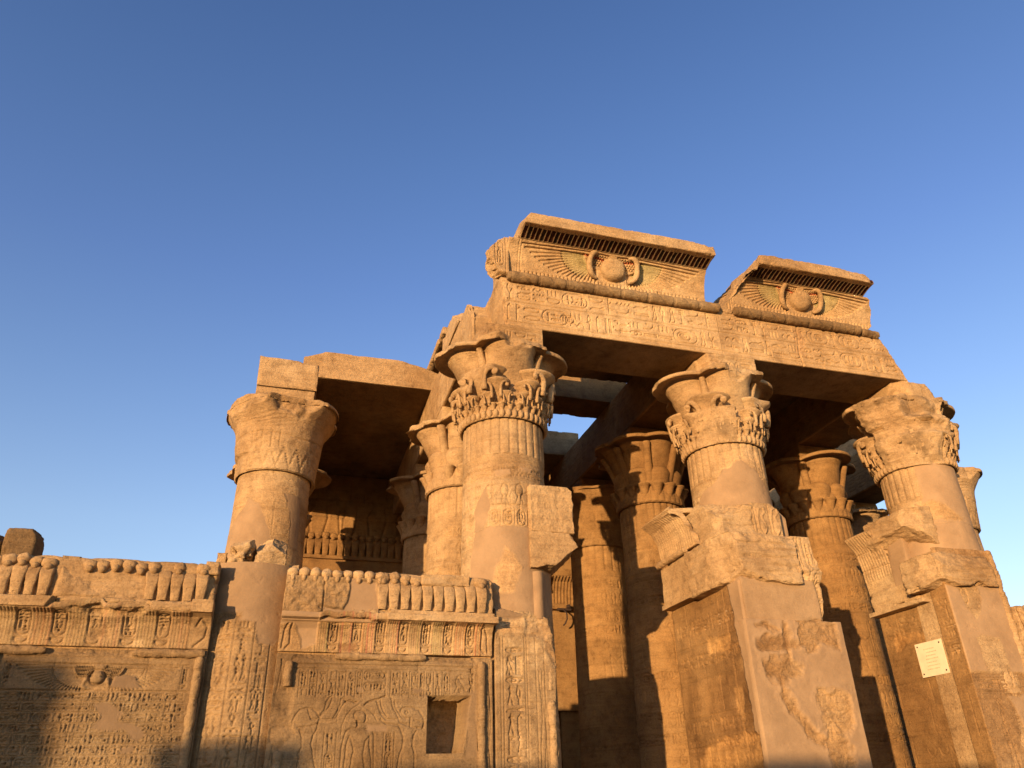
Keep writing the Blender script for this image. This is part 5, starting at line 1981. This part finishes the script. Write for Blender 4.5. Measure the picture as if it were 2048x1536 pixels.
def cornice(x0, x1, xc, ra, rbx, label, seed, cutsL, hs, hd, x0s, x1s, notch, dr=.27):
    th = thing('cornice_block', label, 'cornice', ((x0 + x1) / 2, 12.3, 10.97), 'crowning cornice blocks')
    L = prof_len(PROF)
    cv = Cv(x0, x1, 0, L, .0115)
    winged_disc(cv, xc, .50, hs, hd, .26, .022, disc=False, tips=(.0, .16, .085))
    cv.line([(xc - hs * .33, .74), (xc - hs * .15, .70), (xc, .62)], .02, .02, tint=(1.2, .5, .4))
    cv.line([(xc + hs * .33, .74), (xc + hs * .15, .70), (xc, .62)], .02, .02, tint=(1.2, .5, .4))
    for a in (x0 + .22, x0 + .28):
        cv.line([(a, 0), (a, L)], .008, .012)
    cv.weather(seed, .6, .4, .08, .004)
    cv.T[..., :3] *= 1.10
    mb = MB()
    profile(mb, cv, PROF, cuts=cutsL)
    mb.build('winged_face', STONE, th)
    # undercut band of pigmented palmettes
    LS = prof_len(SOF)
    cv = Cv(x0s, x1s, 0, LS, .0105)
    cv.T[..., :3] *= .62  # slats dimmed as well, undercut shade put into their colour
    x = x0s + .02
    i = 0
    while x < x1s - .05:
        c = ((.15, .08, .08), (.08, .08, .12), (.14, .06, .06))[i % 3]
        r = cv.win(x, x + .074, 0.02, LS)
        if r:
            sl, X, Y = r
            m = ((X > x) & (X < x + .074) & (Y > .02 + .4 * np.abs(X - x - .037))) * 1.0
            for k in range(3):
                cv.T[sl][..., k] *= 1 + (c[k] * 1.35 - 1) * m
            cv.H[sl] -= .012 * m
        x += .098
        i += 1
    cv.weather(seed + 1, .3, .2, .1, .003)
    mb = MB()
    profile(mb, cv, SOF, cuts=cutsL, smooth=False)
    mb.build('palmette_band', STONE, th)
    # fillet and body
    mb = MB()
    block(mb, (x0s - .02, 11.34, 11.83), (x1s + .02, 12.7, 12.10), .022, .022, .006, seed + 3, list(cutsL) + notch, soot=.25, salt=.3)
    mb.build('fillet_slab', STONE, th)
    mb = MB()
    block(mb, (x0 + .01, 12.06, 10.95), (x1 - .01, 13.2, 11.83), .04, .03, .01, seed + 4, cutsL)
    block(mb, (x0s + .02, 11.86, 11.70), (x1s - .02, 12.6, 11.84), .04, .01, .003, seed + 5, cutsL)
    mb.build('core', STONE, th)
    # sun disc with a cobra either side
    A, B = np.meshgrid(np.linspace(0, 2 * pi, 60, endpoint=False), np.linspace(0, pi / 2, 14))
    P = np.stack([xc + dr * 1.02 * np.cos(B) * np.cos(A), 11.97 - .15 * np.sin(B) ** .8 + .0 * A, 11.44 + dr * .92 * np.cos(B) * np.sin(A)], -1)
    P[..., 1] -= (P[..., 2] - 11.2) * .22
    P = P + .010 * np.stack([fbm(P * 5 + i, 4, seed) for i in range(3)], -1)
    P[0, :, 1] += .12
    mb = MB()
    T = auto_tone(P, seed, .3, .3)
    mb.grid(P, T, wrapu=True)
    return th, mb


def side_cobra(th, xc, sd, dr, seed, topbroken=False):
    mb = MB()
    k = dr / .27
    pts = [(xc + sd * .34 * k, 11.80, 11.74), (xc + sd * .45 * k, 11.72, 11.72), (xc + sd * .53 * k, 11.76, 11.62), (xc + sd * .55 * k, 11.84, 11.46), (xc + sd * .52 * k, 11.88, 11.32), (xc + sd * .44 * k, 11.92, 11.24), (xc + sd * .34 * k, 11.96, 11.22)]
    pts = np.array(pts)
    tt = np.linspace(0, len(pts) - 1, 30)
    q = np.stack([np.interp(tt, range(len(pts)), pts[:, i]) for i in range(3)], 1)
    ker = np.ones(5) / 5
    for i in range(3):
        q[:, i] = np.convolve(np.pad(q[:, i], 2, mode='edge'), ker, 'valid')
    rad = np.interp(tt, [0, 1, 2, 3, 4, 5, 6], [.035, .05, .055, .064, .062, .05, .03]) * k
    q[:, 1] += .045
    tube(mb, q, rad, 12)
    mb.V = [v + .008 * np.stack([fbm(v * 8 + i, 3, seed) for i in range(3)], -1) for v in mb.V]
    mb.build('cobra', STONE, th)


c1l = [((3.88, 12, 12.0), (-1, .0, .35), .02, 5)]
th, m = cornice(3.62, 8.11, 5.92, 0, 0, 'larger crowning cornice block with winged sun disc, complete at its right end', 421,
                [((8.10, 12, 11.4), (1, 0, 0), .018, 4), ((3.86, 11.4, 11.98), (-1, -.35, .7), .02, 4)], 2.0, .62, 3.84, 8.12,
                [((5.05, 11.4, 12.11), (0, -.2, 1), .015, 9)])
m.build('sun_disc', STONE, th)
side_cobra(th, 5.92, -1, .27, 1)
side_cobra(th, 5.92, 1, .27, 2)
# cartouche return at the left end, broken round its edge
cv = Cv(3.18, 3.64, 10.97, 11.86, .0115)
cartouche(cv, 3.36, 11.12, .17, .62, rg, .010, .016)
cv.line([(3.58, 10.97), (3.58, 11.86)], .010, .014)
cv.weather(12, .5, .4, .1, .005)
CR = [((3.28, 12, 11.4), (-1, -.4, .15), .10, 5), ((3.46, 12, 11.83), (-.5, -.3, 1), .06, 6), ((3.42, 12, 11.06), (-1, -.5, -.9), .08, 5), ((3.30, 12, 11.6), (-1, -.2, .9), .06, 6)]
mb = MB()
panel(mb, cv, 11.94, cuts=CR, sk=.15)
block(mb, (3.18, 11.97, 10.93), (3.63, 12.22, 11.86), .02, .05, .020, 431, CR)
mb.build('broken_return', STONE, th)

c2 = [((8.95, 11.8, 11.6), (-1, -.1, .62), .07, 2.5), ((12.42, 12, 11.45), (1, 0, .0), .04, 4), ((12.40, 12, 11.12), (1, 0, -1.0), .03, 4), ((12.22, 11.6, 11.85), (1, -.1, .55), .04, 3),
      ((8.85, 11.6, 11.3), (-.8, -.75, .2), .08, 2.5)]
th, m = cornice(8.50, 12.48, 10.50, 0, 0, 'smaller crowning cornice block broken at both ends, its sun disc chipped', 441,
                c2, 1.85, .62, 8.9, 12.15, [((11.5, 11.36, 12.0), (.1, -1, .3), .03, 5)], dr=.255)
m.each(cut_fn([((10.55, 11.79, 11.30), (.15, -1, -.45), .02, 5)], 3))
m.build('sun_disc', STONE, th)
side_cobra(th, 10.50, -1, .255, 3)
side_cobra(th, 10.50, 1, .255, 4)

# ------------------------------------------------------------------ inner facade at the back
th = thing('temple_wall', 'dark inner wall with a row of cobras under the roof at the back', 'wall', (6, 24, 0))
rg = random.Random(61)
YB = 23.45
cv = Cv(-1.2, 3.4, 5.0, 10.9, .03)
cv.courses([5, 5.7, 6.4, 7.1, 7.9, 8.9, 9.5, 10.1, 10.9], 4, .018, .03, 1.0, 1.8, .08)
for x_ in np.arange(-.8, 3.3, .9):
    cv.line([(x_, 9.0), (x_ + .1, 9.5), (x_ + .05, 9.9), (x_ + .3, 10.0), (x_ + .3, 10.3)], .03, .03)
    cv.line([(x_ + .5, 9.0), (x_ + .42, 9.6), (x_ + .6, 9.9)], .03, .03)
cv.weather(3, .1, .3, .2, .01)
mb = MB()
panel(mb, cv, YB)
block(mb, (-1.15, YB + .1, 0), (3.4, YB + 1.4, 10.9), .15, .04, .01, 501)
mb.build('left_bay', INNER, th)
mb = MB()
block(mb, (-.2, 23.1, 7.75), (3.5, 23.5, 8.22), .03, .02, .005, 502)
block(mb, (-.2, 23.02, 8.10), (3.5, 23.5, 8.21), .03, .01, .003, 503)
block(mb, (-.2, 23.30, 8.2), (3.5, 23.46, 8.78), .04, .01, .003, 504)
block(mb, (-.2, 23.16, 7.2), (.9, 23.5, 7.74), .03, .06, .02, 505)
block(mb, (2.0, 23.1, 7.50), (3.5, 23.5, 7.74), .03, .02, .01, 506)
mb.build('frieze_base', INNER, th)
add_uraei(th, .0, 3.5, 23.20, 8.22, .218, s=1.32, mat=INNER)
mb = MB()
block(mb, (3.4, YB + .05, 0), (8.4, YB + 1.3, 10.9), .15, .04, .01, 511)
block(mb, (8.4, YB + .05, 0), (10.6, YB + 1.3, 10.9), .15, .04, .01, 512)
block(mb, (10.6, YB + .05, 0), (11.1, YB + 1.3, 8.55), .15, .04, .01, 513)
block(mb, (10.6, YB + .05, 9.3), (11.1, YB + 1.3, 10.9), .15, .04, .01, 514)
block(mb, (11.1, YB + .05, 0), (20.3, YB + 1.3, 10.9), .15, .04, .01, 515)
mb.build('masonry', INNER, th)
L = .9
cv = Cv(8.0, 9.4, 0, .95, .02)
x = 8.0
while x < 9.4:
    cv.line([(x, 0), (x, .95)], .03, .025, ridge=True)
    x += .11
mb = MB()
profile(mb, cv, [(23.45, 7.15), (23.42, 7.55), (23.3, 7.85), (23.1, 7.98)])
block(mb, (8.0, 23.08, 7.98), (9.4, 23.5, 8.20), .04, .02, .005, 521)
block(mb, (8.0, 23.25, 6.96), (9.4, 23.5, 7.14), .04, .02, .005, 522)
block(mb, (8.0, 23.36, 4.0), (9.4, 23.5, 6.95), .05, .02, .01, 523)
mb.build('doorway_cornice', INNER, th)

# iron bracket on that wall
th = thing('iron_bracket', 'small dark iron bracket hooked on the lit strip of wall right of the left jamb', 'bracket', (8.57, 23.2, 6.6))
mb = MB()
block(mb, (8.36, 23.12, 6.90), (8.80, 23.25, 6.97), .02, .004, 0, 531)
block(mb, (8.66, 23.05, 6.97), (8.76, 23.2, 7.08), .02, .004, 0, 532)
mb.build('plate', IRON, th)
mb = MB()
tube(mb, [(8.52, 23.1, 6.93), (8.60, 23.02, 6.80), (8.60, 23.0, 6.62), (8.54, 23.02, 6.48), (8.48, 23.05, 6.42)], .024, 8)
mb.build('hook', IRON, th)

# ------------------------------------------------------------------ unseen forecourt masonry, added and shaped to throw the low shadows


def shadow_wall(x0, x1, y0, y1, h, label, seed, cuts=()):
    mb = MB()
    block(mb, (x0, y0, 0), (x1, y1, h), .12, .06, .02, seed, cuts)
    b = ((x0 + x1) / 2, (y0 + y1) / 2, 0)
    return tag(mb.build('unseen_shadow_wall', STONE, None, b), label, 'ruined wall', 'unseen walls added to cast the low shadows')


shadow_wall(-31.0, -24.15, -10.4, -9.2, 4.95, 'unseen tall wall stub added across the forecourt to shade the left screen wall', 601)
shadow_wall(-22.05, -20.75, -10.2, -9.3, 3.92, 'unseen square pier added across the forecourt for its shadow, between two lower walls', 602)
shadow_wall(-19.45, -9.0, -10.2, -9.3, 3.54, 'unseen long low wall added across the forecourt for its shadow', 603)

for o in URA + [URB, URD]:
    bpy.data.objects.remove(o, do_unlink=True)
